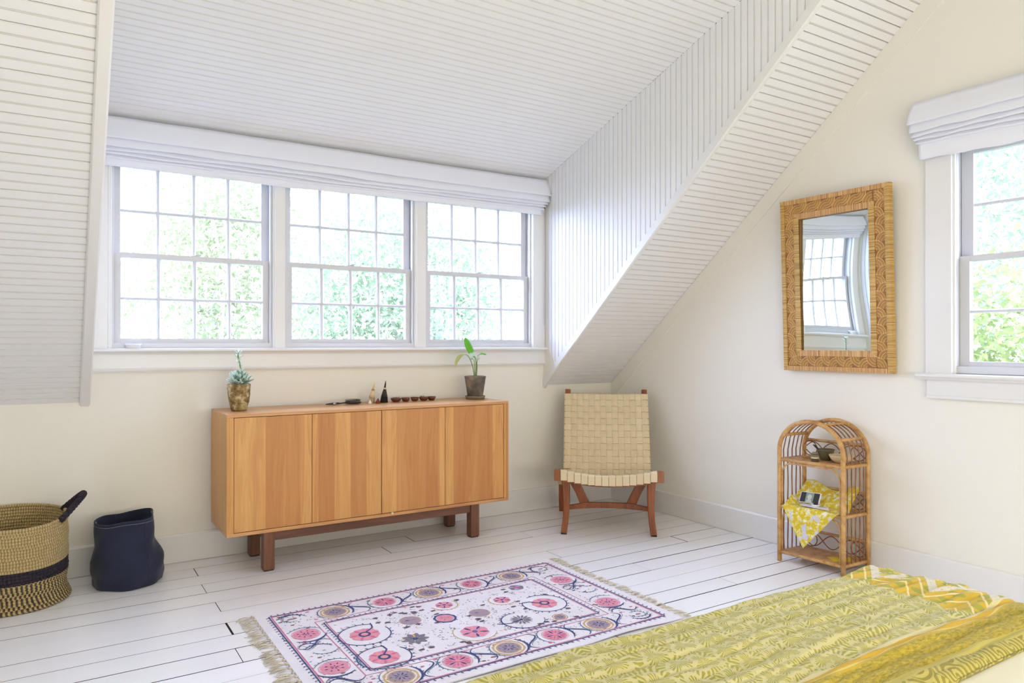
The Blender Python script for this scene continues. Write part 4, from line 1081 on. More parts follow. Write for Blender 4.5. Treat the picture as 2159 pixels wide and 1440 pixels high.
fan(HW - lo, HH - lo, radians(180)); fan(-(HW - lo), HH - lo, radians(-90)); fan(HW - lo, HH - hi, radians(180)); fan(-(HW - hi), HH - hi, radians(90))
n = int((2 * HW - .19) / stp) + 1
for zz_, fl_ in ((0, 0), (HH, 1)):
    for i in range(n):
        y = -HW + .085 + i * stp * 1.02
        if fl_: fan(y + (.04 if i % 2 else 0), HH - (lo if i % 2 else hi), radians(180) if i % 2 else radians(0))
        else: fan(y, (lo if i % 2 else hi), radians(0) if i % 2 else radians(-90))
# glass, slightly bowed
gw, gh = HW - FW, HH - 2 * FW
def gl(u, v_):
    y = -gw + 2 * gw * u; z = FW + gh * v_
    bow = .0010 * sin(v_ * 5.0 + .9 + 1.2 * (u - .5)) + .0030 * (1 - (2 * u - 1) ** 2) * 0
    return (-.010 + bow * 1.4 + .010 * (v_ - .5) - .0034 * (u - .5), y, z)
mb = MB().grid(40, 70, gl); o = obj('mirror_glass', mb, 'mirror', mr, fix=False)

# ------------------------------------------------------------------ basket
bk = empty('storage_basket', (-3.645, -.238, 0)); tag(bk, 'large round seagrass basket with a dark band and patterned base, at the left edge', 'basket')
NC = 27; CH = .0138
def coil(i, r, z, m_):
    mb = MB(); n = 80; pts = []
    for k in range(n):
        a = 2 * pi * k / n; zt_ = z + (.09 * (sin(a) * r) * (i / NC)); rr = r + .0015 * sin(a * 5 + i) + random.uniform(-.0008, .0008)
        pts.append((cos(a) * rr, sin(a) * rr, zt_ + .002 * sin(3 * a + 1) * i / NC))
    mb.tube(pts, .0078, 8, closed=True); obj('coil', mb, m_, bk)
for i in range(NC):
    z = .008 + i * CH
    r = .213 + .010 * max(0, 1 - i / 3) - .012 * sin(pi * min(1, i / 10)) * .6 - .004 * (i / NC)
    coil(i, r - .006, z, 'bask_mix' if i < 9 else ('bask_dark' if i < 13 else 'bask'))
mb = MB().lathe([(0, .003), (.20, .003), (.20, .01), (0, .01)], n=40); obj('base', mb, 'bask_mix', bk)
# handle: a rope loop wrapped in dark cord, leaning outwards
mb = MB(); hp = []
for i in range(49):
    t = i / 48; c_ = sin(pi * t) ** .8
    hp.append(Vector((.176 + .012 * t + .088 * c_, -.105 + .17 * t, .352 + .018 * t + .088 * c_)))
mb.tube(hp, [.0125 + .0024 * (i % 2) for i in range(49)], 10); obj('handle', mb, 'bask_dark', bk)
# pale things inside the basket
mb = MB()
for i in range(7):
    c_ = Vector((.02 + .05 * cos(i * 2.1), -.03 + .08 * sin(i * 1.7), .24 + .01 * i)); mb.lathe([(.001, -.03), (.03, -.015), (.036, .0), (.028, .02), (.001, .03)], c_, 12)
o = obj('cloth_bundle', MB().lathe([(.001, .02), (.12, .04), (.165, .12), (.15, .22), (.09, .262), (.001, .275)], n=28, jit=lambda a, z: .05 * sin(5 * a + 20 * z)), 'sheet', loc=bk.location); tag(o, 'pale cloth bundle lying inside the large seagrass basket', 'cloth')

# ------------------------------------------------------------------ navy canvas bag
bgE = empty('canvas_bin', (-3.19, -.222, 0)); tag(bgE, 'slouching navy blue canvas storage bin standing on the floor by the baseboard', 'bin')
def bagr(a, t):
    z = t * .315
    base = .146 + .010 * sin(pi * min(1, t * 1.6)) - .024 * max(0, (t - .4) / .6) ** .9
    # pinch at mid height on the right side, folds
    pin = -.018 * math.exp(-((t - .62) / .14) ** 2) * math.exp(-(((a - .0 + pi) % (2 * pi) - pi) / .7) ** 2)
    fold = .005 * sin(3 * a + 5 * t) + .004 * sin(7 * a - 9 * t + 1) * (1 - .4 * t) + .0055 * math.exp(-((t - .12) / .07) ** 2) * sin(5 * a + 2)
    sq = 1 - .05 * t * cos(3 * a + .6)
    return (base + pin + fold) * sq
def bagp(u, v_, ins=0):
    a = 2 * pi * u; r = bagr(a, v_) - ins; tilt = .010 * cos(a - .5) * v_ + .006 * sin(3 * a) * v_
    rim = (0 if v_ < .999 else 0)
    return (cos(a) * r - .006 * v_ * 1, sin(a) * r * .96, max(.001 + ins * .5, v_ * .312 + tilt))
mb = MB(); mb.grid(96, 40, bagp); mb.grid(96, 40, lambda u, v_: bagp(u, v_, .0035))
vs = [bagp(i / 96, 1.0) for i in range(97)] + [bagp(i / 96, 1.0, .0035) for i in range(97)]
mb.add(vs, [(i, i + 1, i + 98, i + 97) for i in range(96)])
vs = [bagp(i / 96, 0) for i in range(96)]; mb.add(vs, [tuple(range(96))])
obj('body', mb, 'navy', bgE)
hem = MB(); hem.tube([Vector(bagp(i / 96, .955, -.0012)) for i in range(96)], .0008, 4, closed=True); obj('stitching', hem, 'stitch', bgE)
sm = MB(); sm.tube([Vector(bagp(.835, .05 + .93 * i / 30, -.0015)) for i in range(31)], .0013, 5); sm.tube([Vector(bagp(.31, .45 + .53 * i / 30, .0045)) for i in range(31)], .0016, 5); obj('seam', sm, 'stitch', bgE) if False else obj('seam', sm, 'navy', bgE)
hm = MB(); hm.tube([Vector(bagp(i / 96, .992, .0012)) for i in range(96)], .0034, 6, closed=True); obj('rim', hm, 'navy', bgE)
tg = MB(); p_ = Vector(bagp(.47, .97, .005)); tg.box((p_.x, p_.y - .006, p_.z - .012), (p_.x + .002, p_.y + .006, p_.z)); p_ = Vector(bagp(.05, .97, .005)); tg.box((p_.x - .002, p_.y - .008, p_.z - .006), (p_.x, p_.y + .008, p_.z)); obj('label_tag', tg, 'white', bgE)

# ------------------------------------------------------------------ rug
RX, RY = -2.790, -1.000
rg = empty('rug', (RX, RY, 0)); tag(rg, 'cream rug embroidered with pink and blue flowers on the floor before the sideboard', 'rug')
RWd, RHt = 1.50, .975
def rz(u, v_):   # u 0..1.5 , v 0..-.975 (metres), local height
    e = max(0, (-v_ - .90) / .075)
    return .0055 + .0012 * sin(u * 9) * sin(v_ * 7 + 1) + .006 * e * (.5 + .5 * sin(u * 11 + .5)) * (1 if u > .2 else .4)
def edge(u): return .006 * sin(u * 7) + .003 * sin(u * 17)
mb = MB()
def rugf(a, c):
    u = a * RWd; v_ = -c * RHt; return (u, v_ + edge(u) * .6 * c - .02 * a * 0, rz(u, v_))
mb.grid(110, 70, rugf)
vs = []
fs = []
# thickness skirt
def skirt(path):
    vs = path + [(p[0], p[1], max(.0004, p[2] - .0045)) for p in path]; n = len(path); mb.add(vs, [(i, i + 1, i + 1 + n, i + n) for i in range(n - 1)])
skirt([rugf(i / 110, 0) for i in range(111)]); skirt([rugf(i / 110, 1) for i in range(111)]); skirt([rugf(0, i / 70) for i in range(71)]); skirt([rugf(1, i / 70) for i in range(71)])
obj('rug_field', mb, 'rug', rg)
RM = ['t_pink', 't_rose', 't_coral', 't_blue', 't_blue2', 't_mauve', 't_grey', 't_ochre', 't_brown', 't_line', 't_lilac', 't_teal']
PI_, RO, CO, BL, B2, MA, GR, OC, BR2, LI, LL, TE = range(12)
def onr(x, y, h): return (x, y, rz(x, y) + h)
def disc(mb, cx, cy_, r, mi, h, n=22, ir=0, wob=0, ph=0, ecc=1.0):
    if ir:
        vs = []
        for k in range(n):
            a = 2 * pi * k / n; q = 1 + wob * sin(k * 2.3 + ph)
            vs.append(onr(cx + cos(a) * r * q, cy_ + sin(a) * r * q * ecc, h)); vs.append(onr(cx + cos(a) * ir, cy_ + sin(a) * ir * ecc, h))
        mb.add(vs, [(2 * k, 2 * ((k + 1) % n), 2 * ((k + 1) % n) + 1, 2 * k + 1) for k in range(n)], mi)
    else:
        vs = [onr(cx, cy_, h)] + [onr(cx + cos(2 * pi * k / n) * r * (1 + wob * sin(k * 2.3 + ph)), cy_ + sin(2 * pi * k / n) * r * ecc * (1 + wob * sin(k * 2.3 + ph)), h) for k in range(n)]
        mb.add(vs, [(0, k + 1, (k + 1) % n + 1) for k in range(n)], mi)
def petal(mb, cx, cy_, a, r0, r1, w, mi, h):
    d = (cos(a), sin(a)); s_ = (-d[1], d[0]); rm = (r0 + r1 * 1.6) / 2.6
    P = [(r0, 0), (rm, w), (r1, w * .35), (r1, -w * .35), (rm, -w)]
    mb.add([onr(cx + d[0] * p + s_[0] * q, cy_ + d[1] * p + s_[1] * q, h) for p, q in P], [(0, 1, 2, 3, 4)], mi)
def line(mb, pts, w, mi, h, taper=False):
    vs = []; k = len(pts)
    for i, p in enumerate(pts):
        a, b = pts[max(0, i - 1)], pts[min(k - 1, i + 1)]; d = (b[0] - a[0], b[1] - a[1]); l = math.hypot(*d) or 1; n_ = (-d[1] / l, d[0] / l)
        ww = w / 2 * ((sin(pi * (i + .6) / (k + .2)) ** .8 + .15) if taper else 1)
        vs += [onr(p[0] + n_[0] * ww, p[1] + n_[1] * ww, h), onr(p[0] - n_[0] * ww, p[1] - n_[1] * ww, h)]
    mb.add(vs, [(2 * i, 2 * i + 1, 2 * i + 3, 2 * i + 2) for i in range(k - 1)], mi)
HB = .0008
def medallion(cx, cy_, kind, r, rot=0):
    mb = MB()
    if kind == 'pink':
        disc(mb, cx, cy_, r * 1.12, PI_, HB, ir=r * 1.07); disc(mb, cx, cy_, r, PI_, HB, wob=.02)
        for k in range(8): petal(mb, cx, cy_, rot + k * pi / 4, r * .18, r * .85, r * .085, BL if k % 2 else RO, HB * 2)
        for k in range(8): petal(mb, cx, cy_, rot + pi / 8 + k * pi / 4, r * .45, r * .95, r * .1, RO, HB * 1.6)
        disc(mb, cx, cy_, r * .16, CO, HB * 2.4, 12)
    elif kind == 'coral':
        disc(mb, cx, cy_, r * 1.12, PI_, HB, ir=r * 1.06); disc(mb, cx, cy_, r, PI_, HB, wob=.03)
        for k in range(12): petal(mb, cx, cy_, rot + k * pi / 6, r * .2, r * .9, r * .09, CO if k % 2 else PI_, HB * 1.5)
        for k in range(8): petal(mb, cx, cy_, rot + k * pi / 4, r * .45, r * .72, r * .06, BL, HB * 2)
        for k in range(5): petal(mb, cx, cy_, rot + k * 1.257, r * .05, r * .3, r * .05, BL, HB * 2.4)
    elif kind == 'ochre':
        disc(mb, cx, cy_, r * 1.2, OC, HB, ir=r * 1.06, wob=.03); disc(mb, cx, cy_, r * .93, OC, HB, ir=r * .84); disc(mb, cx, cy_, r * .85, MA, HB, wob=.03)
        for k in range(8): petal(mb, cx, cy_, rot + k * pi / 4, r * .12, r * .5, r * .06, BL if k % 2 else B2, HB * 2)
        for k in range(8): petal(mb, cx, cy_, rot + pi / 8 + k * pi / 4, r * .55, r * .76, r * .05, GR, HB * 2)
    elif kind == 'ring':    # big pink flower inside a blue thorned vine
        disc(mb, cx, cy_, r, PI_, HB, wob=.05, n=30)
        for k in range(12): petal(mb, cx, cy_, rot + k * pi / 6, r * .35, r * .98, r * .11, RO if k % 2 else CO, HB * 1.5)
        disc(mb, cx, cy_, r * .42, BL, HB * 2, ir=r * .26, n=16); disc(mb, cx, cy_, r * .24, CO, HB * 2, 12)
        R2 = r * 1.75; a0 = rot + .5; pts = [(cx + cos(a0 + 5.6 * k / 40) * R2, cy_ + sin(a0 + 5.6 * k / 40) * R2) for k in range(41)]
        line(mb, pts, .0048, BL, HB)
        for k in range(0, 40, 2): petal(mb, pts[k][0], pts[k][1], a0 + 5.6 * k / 40 + .5, 0, .014, .003, BL, HB * 1.4)
        line(mb, [(cx + cos(a0) * R2, cy_ + sin(a0) * R2), (cx + cos(a0 - .2) * r * 1.2, cy_ + sin(a0 - .2) * r * 1.2), (cx + cos(a0) * r * .4, cy_ + sin(a0) * r * .4)], .006, BL, HB * 2.2)
    elif kind == 'mauve':
        disc(mb, cx, cy_, r, MA, HB, wob=.04); disc(mb, cx, cy_, r * 1.08, OC, HB, ir=r * 1.02)
        petal(mb, cx, cy_, rot, 0, r * .8, r * .07, PI_, HB * 2); petal(mb, cx, cy_, rot + 2.6, 0, r * .5, r * .09, BL, HB * 2)
        for k in range(22): petal(mb, cx, cy_, k * .2856, r * 1.35, r * 1.5, r * .035, GR, HB)
        for k in range(18): petal(mb, cx, cy_, k * .349 + .1, r * 1.65, r * 1.8, r * .035, TE, HB)
    elif kind == 'grey':
        for k in range(9): petal(mb, cx, cy_, rot + k * .698, r * .12, r, r * .24, GR, HB * (1 + .1 * (k % 2)))
        disc(mb, cx, cy_, r * .2, BL, HB * 2, 12); petal(mb, cx, cy_, rot + .3, 0, r * .8, r * .1, OC, HB * 2)
    elif kind == 'greyring':
        for k in range(14): petal(mb, cx, cy_, rot + k * .4488, r * .15, r, r * .12, GR, HB)
        disc(mb, cx, cy_, r * .16, BL, HB * 2, 12)
        R2 = r * 1.6; pts = [(cx + cos(rot + 4.6 * k / 36) * R2 * (1 + .008 * k), cy_ + sin(rot + 4.6 * k / 36) * R2 * (1 + .008 * k)) for k in range(37)]
        line(mb, pts, .0058, BL, HB, True)
        for k in range(0, 36, 2): petal(mb, pts[k][0], pts[k][1], rot + 4.6 * k / 36 + .4, 0, .013, .003, BL, HB * 1.4)
        line(mb, [(cx, cy_), (cx - r * 1.2, cy_ - r * .3), (cx - r * 2.3, cy_ + r * .2)], .005, BL, HB * 2)
    elif kind == 'blue':
        disc(mb, cx, cy_, r * 1.35, BL, HB, ir=r * 1.08, wob=.05, n=26); disc(mb, cx, cy_, r, PI_, HB)
        for k in range(6): petal(mb, cx, cy_, k * 1.047, r * .1, r * .7, r * .1, OC if k % 2 else RO, HB * 2)
    elif kind == 'star':
        disc(mb, cx, cy_, r, PI_, HB, wob=.06)
        for k in range(10): petal(mb, cx, cy_, rot + k * .628, r * .3, r * .95, r * .1, BL if k % 2 else CO, HB * 2)
        disc(mb, cx, cy_, r * .2, B2, HB * 2.3, 12)
        pts = [(cx + cos(rot + .8 + 3.6 * k / 24) * r * 1.55, cy_ + sin(rot + .8 + 3.6 * k / 24) * r * 1.55) for k in range(25)]
        line(mb, pts, .0035, OC, HB)
        for k in range(0, 24, 2): petal(mb, pts[k][0], pts[k][1], rot + .8 + 3.6 * k / 24 + .6, 0, .010, .002, OC, HB * 1.3)
    elif kind == 'lilac':
        for k in range(7): disc(mb, cx + cos(k * .9) * r * .55, cy_ + sin(k * .9) * r * .5, r * .38, LL if k % 2 else GR, HB * (1 + .15 * k), 12)
        disc(mb, cx, cy_, r * .3, RO, HB * 2.6, 12)
    mb_m = obj('flower_medallion', mb, RM, rg, fix=False)
    mb_m['label'] = {'pink': 'pink flower medallion with dark blue petals', 'coral': 'coral pink flower medallion dotted with blue', 'ochre': 'mauve medallion ringed in ochre', 'ring': 'large pink flower circled by a blue thorny vine', 'mauve': 'plain mauve disc with dotted halo', 'grey': 'grey petalled flower', 'greyring': 'grey flower with a curling blue vine', 'blue': 'pink flower in a blue ring', 'star': 'pink and blue star flower', 'lilac': 'lilac clustered blossom'}[kind]
for u, v_, k, r in [(.303, -.145, 'ochre', .052), (.526, -.145, 'pink', .046), (.742, -.145, 'ochre', .052), (.965, -.142, 'pink', .046), (1.186, -.146, 'ochre', .052),
                    (.13, -.312, 'coral', .050), (.127, -.659, 'coral', .050), (1.359, -.323, 'coral', .048), (1.352, -.673, 'coral', .050),
                    (.296, -.848, 'ochre', .052), (.517, -.842, 'pink', .050), (.731, -.846, 'ochre', .052), (.946, -.842, 'pink', .048), (1.16, -.846, 'ochre', .052),
                    (.322, -.44, 'ring', .058), (.308, -.673, 'ring', .056), (.531, -.406, 'mauve', .042), (.472, -.583, 'grey', .052), (.73, -.320, 'star', .038), (.663, -.459, 'blue', .036),
                    (.699, -.645, 'star', .056), (.815, -.48, 'mauve', .042), (.975, -.40, 'star', .038), (1.114, -.300, 'lilac', .040), (1.110, -.535, 'ring', .056), (.921, -.640, 'greyring', .048), (1.074, -.700, 'ochre', .028)]:
    medallion(u, v_, k, r, random.uniform(0, 3))
# border lines
def rect(x0, y0, x1, y1, ins, w, mi, name, tick=0, tmi=BL, side=1):
    mb = MB(); x0 += ins; x1 -= ins; y0 -= ins; y1 += ins
    C_ = [(x0, y0), (x1, y0), (x1, y1), (x0, y1), (x0, y0)]
    for p, q in zip(C_[:-1], C_[1:]):
        n = 60; pts = [(p[0] + (q[0] - p[0]) * i / n, p[1] + (q[1] - p[1]) * i / n) for i in range(n + 1)]
        line(mb, pts, w, mi, HB * .9)
        if tick:
            Lg = math.hypot(q[0] - p[0], q[1] - p[1]); k = int(Lg / tick); a = atan2(q[1] - p[1], q[0] - p[0])
            for i in range(k):
                t = (i + .5) / k; px, py = p[0] + (q[0] - p[0]) * t, p[1] + (q[1] - p[1]) * t
                ox, oy = px - sin(a) * side * .006 * -1, py + cos(a) * side * .006 * -1
                petal(mb, px, py, a + side * pi / 2, .0, .013, .0026, tmi, HB * 1.5)
                petal(mb, px + cos(a + side * pi / 2) * .011, py + sin(a + side * pi / 2) * .011, a + side * pi / 2 + 1.1, -.004, .006, .0022, tmi, HB * 1.5)
    obj(name, mb, RM, rg, fix=False)
rect(.05, -.06, 1.45, -.925, 0, .0055, BL, 'border_line', .026, BL, 1)
rect(.05, -.06, 1.45, -.925, .008, .006, LI, 'border_line')
rect(.23, -.245, 1.235, -.745, -.034, .004, LI, 'border_line')
rect(.23, -.245, 1.235, -.745, -.006, .0055, BL, 'border_line', .024, B2, 1)
rect(.23, -.245, 1.235, -.745, .002, .005, LI, 'border_line')
# scrolling vines in the border, around each medallion
vine = MB()
def arc(cx, cy_, R_, a0, a1, w, mi, thorns=True, taper=True):
    n = 16; pts = [(cx + cos(a0 + (a1 - a0) * t / n) * R_, cy_ + sin(a0 + (a1 - a0) * t / n) * R_) for t in range(n + 1)]
    line(vine, pts, w, mi, HB, taper)
    if thorns:
        for t in range(1, n, 2): petal(vine, pts[t][0], pts[t][1], a0 + (a1 - a0) * t / n + .5, 0, .010, .0020, mi, HB * 1.3)
def along(cx, cy_, ang, side):   # crescents wrapped round a border medallion; ang = direction of the border
    a = ang
    arc(cx, cy_, .076, a - 1.25 * side, a + .75 * side, .0085, BL)
    arc(cx, cy_, .072, a + pi - 1.0 * side, a + pi + 1.2 * side, .0040, TE)
    arc(cx, cy_, .088, a + .9 * side, a + 2.0 * side, .0030, TE, False)
    # S-shaped link to the next medallion
    mx, my = cx + cos(a) * .108, cy_ + sin(a) * .108; nx, ny = -sin(a) * side, cos(a) * side
    pts = []
    for t in range(17):
        k = -1 + t / 8; pts.append((mx + cos(a) * .034 * sin(k * pi * .9) + nx * .066 * k, my + sin(a) * .034 * sin(k * pi * .9) + ny * .066 * k))
    line(vine, pts, .0062, BL, HB * 1.2, True)
    line(vine, [(p[0] + cos(a) * .012, p[1] + sin(a) * .012) for p in pts[3:15]], .0024, TE, HB, True)
for i_, u in enumerate((.303, .526, .742, .965, 1.186)): along(u, -.145, 0, 1 if i_ % 2 else -1)
for i_, u in enumerate((.296, .517, .731, .946, 1.16)): along(u, -.843, 0, -1 if i_ % 2 else 1)
for cx in (.13, 1.356):
    for i_, cv in enumerate((-.315, -.66)):
        along(cx, cv, -pi / 2, 1 if i_ else -1)
        arc(cx, cv + .175, .055, .3, 2.6, .006, BL); arc(cx + .02, cv - .165, .05, 3.4, 5.9, .0035, TE); arc(cx - .03, cv - .12, .03, 0, 3, .005, BL)
for cx, cv, q in ((.12, -.13, .3), (1.37, -.13, 1.8), (.12, -.85, 5.0), (1.37, -.85, 3.4)):
    arc(cx, cv, .05, q, q + 2.4, .0065, BL); arc(cx, cv, .03, q + 2, q + 5, .003, TE); disc(vine, cx, cv, .014, MA, HB, 10, ecc=.6)
obj('scrolling_vine', vine, RM, rg, fix=False)['label'] = 'blue scrolling vines between the border medallions'
sprig = MB()
occ = [(.322, -.44, .10), (.308, -.673, .10), (.531, -.406, .05), (.472, -.583, .055), (.73, -.32, .06), (.663, -.459, .05), (.699, -.645, .09), (.815, -.48, .05), (.975, -.40, .06), (1.114, -.3, .045), (1.11, -.535, .10), (.921, -.64, .08)]
for k in range(520):
    u, v_ = random.uniform(.25, 1.215), random.uniform(-.735, -.26)
    if any((u - a) ** 2 + (v_ - b) ** 2 < c * c for a, b, c in occ): continue
    a = random.uniform(0, 6.28); mi = random.choice([B2, GR, TE, BR2, LL, LI, OC])
    if k % 9 == 0:
        disc(sprig, u, v_, .013, BR2, HB, 8, ecc=.6); petal(sprig, u, v_, a, -.015, .015, .003, BL, HB * 1.5)
    elif k % 4 == 0:
        pts = [(u + .02 * t / 6 * cos(a + t * .25), v_ + .02 * t / 6 * sin(a + t * .25)) for t in range(7)]; line(sprig, pts, .0014, mi, HB)
        for t in (2, 4, 6): petal(sprig, pts[t][0], pts[t][1], a + 1.2 + t, 0, .007, .0016, mi, HB)
    else: petal(sprig, u, v_, a, 0, .011, .0018, mi, HB)
for k in range(420):
    if random.random() < .6: u, v_ = random.uniform(.07, 1.43), random.choice([random.uniform(-.205, -.08), random.uniform(-.905, -.78)])
    else: u, v_ = random.choice([random.uniform(.07, .19), random.uniform(1.28, 1.43)]), random.uniform(-.9, -.08)
    a = random.uniform(0, 6.28); mi = random.choice([TE, BR2, GR, LI, OC, B2])
    if k % 5 == 0: disc(sprig, u, v_, .009, BR2 if k % 2 else LI, HB * .8, 8, ecc=.6)
    else: petal(sprig, u, v_, a, 0, .012, .0018, mi, HB * .8)
tag(obj('sprigs', sprig, RM, rg, fix=False), 'tiny scattered leaves and sprigs', kind='stuff')
# fringes
for side in (0, 1):
    n = 26
    for i in range(n):
        v_ = -.02 - (RHt - .03) * i / (n - 1); mb = MB(); x0 = 0 if side == 0 else RWd; sg = -1 if side == 0 else 1
        L_ = random.uniform(.045, .075) if side == 0 else random.uniform(.035, .055); drift = random.uniform(-.02, .02)
        mb.tube([(x0, v_, .006), (x0 + sg * .012, v_ + drift * .2, .0085)], [.003, .0055], 6)
        for k in range(9):
            a = random.uniform(-.5, .5); l = L_ * random.uniform(.7, 1.1)
            mb.tube([(x0 + sg * .012, v_ + drift * .2, .0075), (x0 + sg * (.012 + l * .5 * cos(a)), v_ + drift * .6 + l * .5 * sin(a), random.uniform(.004, .011)), (x0 + sg * (.012 + l * cos(a * 1.2)), v_ + drift + l * sin(a * 1.2), .0025)], [.002, .0016, .0012], 4)
        obj('tassel', mb, 'fringe', rg)

# ------------------------------------------------------------------ bed and bedspread
BX0, BX1, BY0, BY1 = -3.06, -1.40, -4.75, -2.90
bed = empty('bed', ((BX0 + BX1) / 2, (BY0 + BY1) / 2, 0)); tag(bed, 'bed with a cream sheet, partly covered by the yellow green bedspread', 'bed')
bc_ = bed.location
def Lb_(a): return (a[0] - bc_.x, a[1] - bc_.y, a[2])
mb = MB(); mb.box(Lb_((BX0, BY0, .20)), Lb_((BX1, BY1, .432)), bev=.035); mo = obj('mattress', mb, 'sheet', bed)
obj('base', MB().box(Lb_((BX0 + .03, BY0 + .03, .10)), Lb_((BX1 - .03, BY1 - .03, .20)), bev=.006), 'bedwood', bed)
for a in (BX0 + .08, BX1 - .14):
    for b in (BY0 + .08, BY1 - .14): obj('leg', MB().box(Lb_((a, b, 0)), Lb_((a + .06, b + .06, .10))), 'bedwood', bed)
# sheet with slight relief on the mattress
mb = MB(); mb.grid(60, 60, lambda u, v_: Lb_((BX0 + .02 + (BX1 - BX0 - .04) * u, BY0 + .02 + (BY1 - BY0 - .04) * v_, .436 + .003 * sin(u * 14 + v_ * 9) * sin(v_ * 11)))); o = obj('sheet', mb, 'sheet', bed); solid(o, .003, 0)
NU, NV = 460, 190
SX0, SX1 = -3.10, -1.375; SY1, SY0 = -2.868, -3.352     # far edge, folded near edge
def spread(u, v_):
    # u from left drop to right drop; v from far drop to near fold
    x = SX0 + (SX1 - SX0) * u; over_r = 0; zz = .452
    ext = .20
    uu = u * (1 + 2 * 0) 
    return x
us = np.linspace(-.14, 1.10, NU); vs_ = np.linspace(-.62, 1.14, NV)
verts = np.zeros((NV, NU, 3)); uvs = np.zeros((NV, NU, 2))
W_, H2 = SX1 - SX0, SY1 - SY0
rn1 = rng.uniform(0, 6.28, 40)
for j, vv in enumerate(vs_):
    for i, uu in enumerate(us):
        fx = SX0 + W_ * uu; fy = SY1 - H2 * vv      # flat cloth coordinates
        x, y, z = fx, fy, .0
        # wrinkles: mostly lengthwise ridges (along x)
        q = fy * 1.0 + .012 * sin(fx * 5 + 1) + .006 * sin(fx * 13)
        wr = .0022 * sin(q * 62 + 1.3 * sin(fx * 2.1)) + .0020 * sin(q * 118 + 2 * sin(fx * 3.3) + 1) + .0016 * sin(q * 210 + 3 * sin(fx * 4.7)) + .0008 * sin(q * 330 + 4 * sin(fx * 3.9 + 1)) + .0022 * sin(fx * 9 + q * 20) + .0012 * sin(fx * 47 + q * 90 + 2 * sin(q * 31))
        amp = 1.0
        z = .456 + wr * amp
        r_ = .035
        # right-hand bump before the drop
        z += .016 * math.exp(-((fx - (SX1 - .045)) / .07) ** 2) * (.6 + .4 * sin(fy * 12 + 2))
        # drops
        dr = fx - SX1
        if dr > 0:
            a = min(dr / r_, pi / 2); x = SX1 + r_ * sin(a) * .9; z = z - r_ * (1 - cos(a)) - max(0, dr - r_ * pi / 2)
        dl_ = SX0 - fx
        if dl_ > 0:
            a = min(dl_ / r_, pi / 2); x = SX0 - r_ * sin(a); z = z - r_ * (1 - cos(a)) - max(0, dl_ - r_ * pi / 2)
        df = fy - SY1
        if df > 0:
            a = min(df / r_, pi / 2); y = SY1 + r_ * sin(a) + .006 * sin(fx * 22) * min(1, df * 6); z = z - r_ * (1 - cos(a)) - max(0, df - r_ * pi / 2)
        dn_ = SY0 - fy
        if dn_ > 0:   # rolled near edge
            r2 = .017; a = min(dn_ / r2, pi * .93); y = SY0 - r2 * sin(a) + .004 * sin(fx * 6); z = z - r2 * (1 - cos(a)) * (1.0) + .0; 
            if a >= pi * .93: y += (dn_ - r2 * pi * .93) * .9
            z = max(z, .4415)
        else: y += .004 * sin(fx * 6) * max(0, 1 - (fy - SY0) / .1)
        verts[j, i] = (x, y, max(z, .03)); uvs[j, i] = (fx, fy)
me = bpy.data.meshes.new('bedspread')
idx = np.arange(NU * NV).reshape(NV, NU)
F = np.stack([idx[:-1, :-1], idx[:-1, 1:], idx[1:, 1:], idx[1:, :-1]], -1).reshape(-1, 4)
me.from_pydata(verts.reshape(-1, 3).tolist(), [], F.tolist())
ul = me.uv_layers.new(name='UVMap'); ul.data.foreach_set('uv', uvs.reshape(-1, 2)[F.reshape(-1)].reshape(-1))
me.materials.append(M['spread']); me.polygons.foreach_set('use_smooth', [True] * len(me.polygons)); me.update()
bsO = put('bedspread', me); solid(bsO, .004, -1); tag(bsO, 'yellow green printed cotton bedspread folded across the bed end nearest the rug', 'bedspread')

# dark gap in the floor beside the rug is left by a missing plank edge
o = obj('gap', MB().box((-1.628, -2.03, -.0004), (-1.560, -2.012, .0006)), 'subfloor', fl)

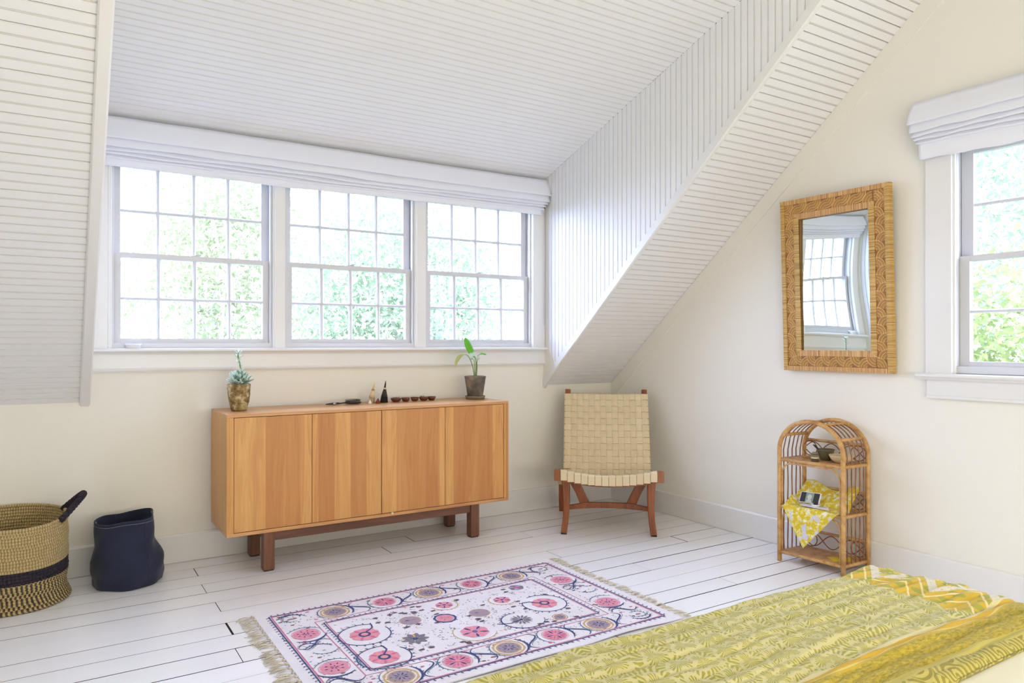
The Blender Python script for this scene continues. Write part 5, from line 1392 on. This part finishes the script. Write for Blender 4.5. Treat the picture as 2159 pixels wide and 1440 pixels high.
# ------------------------------------------------------------------ outdoors
GZ = -2.9
lawn = obj('lawn', MB().box((-30, .6, GZ - .1), (24, 40, GZ)).box((.6, -30, GZ - .1), (24, .6, GZ)), 'grass'); tag(lawn, kind='structure')
def tree(name, base, height, crown_c, crown_r, nl, ls, m_, label, nbr=9, trunk_r=.12, seed=0, clump=26, dens=.30, cat='tree'):
    r = np.random.default_rng(seed); t_ = empty(name, base); tag(t_, label, cat, None)
    cc = np.array(crown_c) - np.array(base); cr = np.array(crown_r)
    # clump centres
    cs = []
    while len(cs) < clump:
        p = r.uniform(-1, 1, 3)
        if (p ** 2).sum() < 1: cs.append(cc + p * cr * .85)
    cs = np.array(cs); mb = MB()
    mb.tube([(0, 0, 0), (.05, .03, height * .3), (.0, .1, height * .55), tuple(cc)], [trunk_r, trunk_r * .8, trunk_r * .6, trunk_r * .3], 8)
    obj('trunk', mb, 'bark', t_)
    for k in range(nbr):
        c_ = cs[k % clump]; st_ = Vector((0, .05, height * r.uniform(.35, .6))); m1 = st_.lerp(Vector(c_), .5) + Vector(r.uniform(-.25, .25, 3))
        obj('branch', MB().tube([st_, m1, Vector(c_)], [trunk_r * .45, trunk_r * .3, trunk_r * .12], 6), 'bark', t_)
    k = r.integers(0, clump, nl); P = cs[k] + r.normal(0, 1, (nl, 3)) * cr * dens
    A = r.normal(0, 1, (nl, 3)); A /= np.linalg.norm(A, axis=1)[:, None]; B = np.cross(A, r.normal(0, 1, (nl, 3))); B /= np.linalg.norm(B, axis=1)[:, None]
    s_ = ls * r.uniform(.6, 1.3, (nl, 1))
    V = np.stack([P - A * s_, P + B * s_ * .45, P + A * s_, P - B * s_ * .45], 1).reshape(-1, 3)
    F = np.arange(nl * 4).reshape(-1, 4)
    me = bpy.data.meshes.new('foliage'); me.from_pydata(V.tolist(), [], F.tolist()); me.materials.append(M[m_]); me.update()
    o = put('foliage', me, t_); tag(o, kind='stuff'); return t_
tree('garden_tree', (1.3, 6.8, GZ), 5, (1.2, 6.4, 2.1), (1.7, 1.4, 2.1), 16000, .055, 'tree2', 'bluish green tree with pale bare branches outside the right sash of the triple window', 14, .10, 1)
tree('garden_tree', (-1.1, 8.5, GZ), 6, (-1.0, 8.2, 2.6), (1.5, 1.3, 2.4), 12000, .06, 'tree1', 'loose green tree outside the middle sash of the triple window', 10, .11, 2, 18, .26)
tree('garden_tree', (-4.0, 9.5, GZ), 6, (-3.8, 9.2, 2.2), (1.9, 1.4, 2.2), 5000, .06, 'tree1', 'sparse sunlit tree outside the left sash of the triple window', 10, .11, 3, 15, .24)
tree('garden_shrub', (.5, 5.0, GZ), 3, (.3, 5.0, -.2), (2.2, .8, 1.1), 12000, .045, 'tree1', 'dense green shrub below the trees outside the triple window', 6, .05, 4, 26, .28, 'shrub')
tree('garden_tree', (4.6, 1.6, GZ), 6, (4.2, -.6, 2.6), (1.6, 2.2, 1.8), 16000, .045, 'tree2', 'feathery pale green tree in the upper half of the right hand window', 10, .10, 5, 24, .26)
tree('garden_shrub', (3.3, -1.4, GZ), 3, (3.1, -1.1, .55), (.9, 1.9, 1.25), 14000, .045, 'tree3', 'bright leafy shrub in the lower half of the right hand window', 8, .05, 6, 30, .28, 'shrub')
fe = empty('garden_fence', (4.9, 0, GZ)); tag(fe, 'pale weathered board fence behind the bright shrub outside the right window', 'fence')
me = MB().box((0, 0, 0), (.03, .145, 3.1), bev=.004).mesh('fence_board', 'fence')
for k in range(36): put('fence_board', me, fe, (random.uniform(-.006, .006), -2.6 + k * .152, 0))
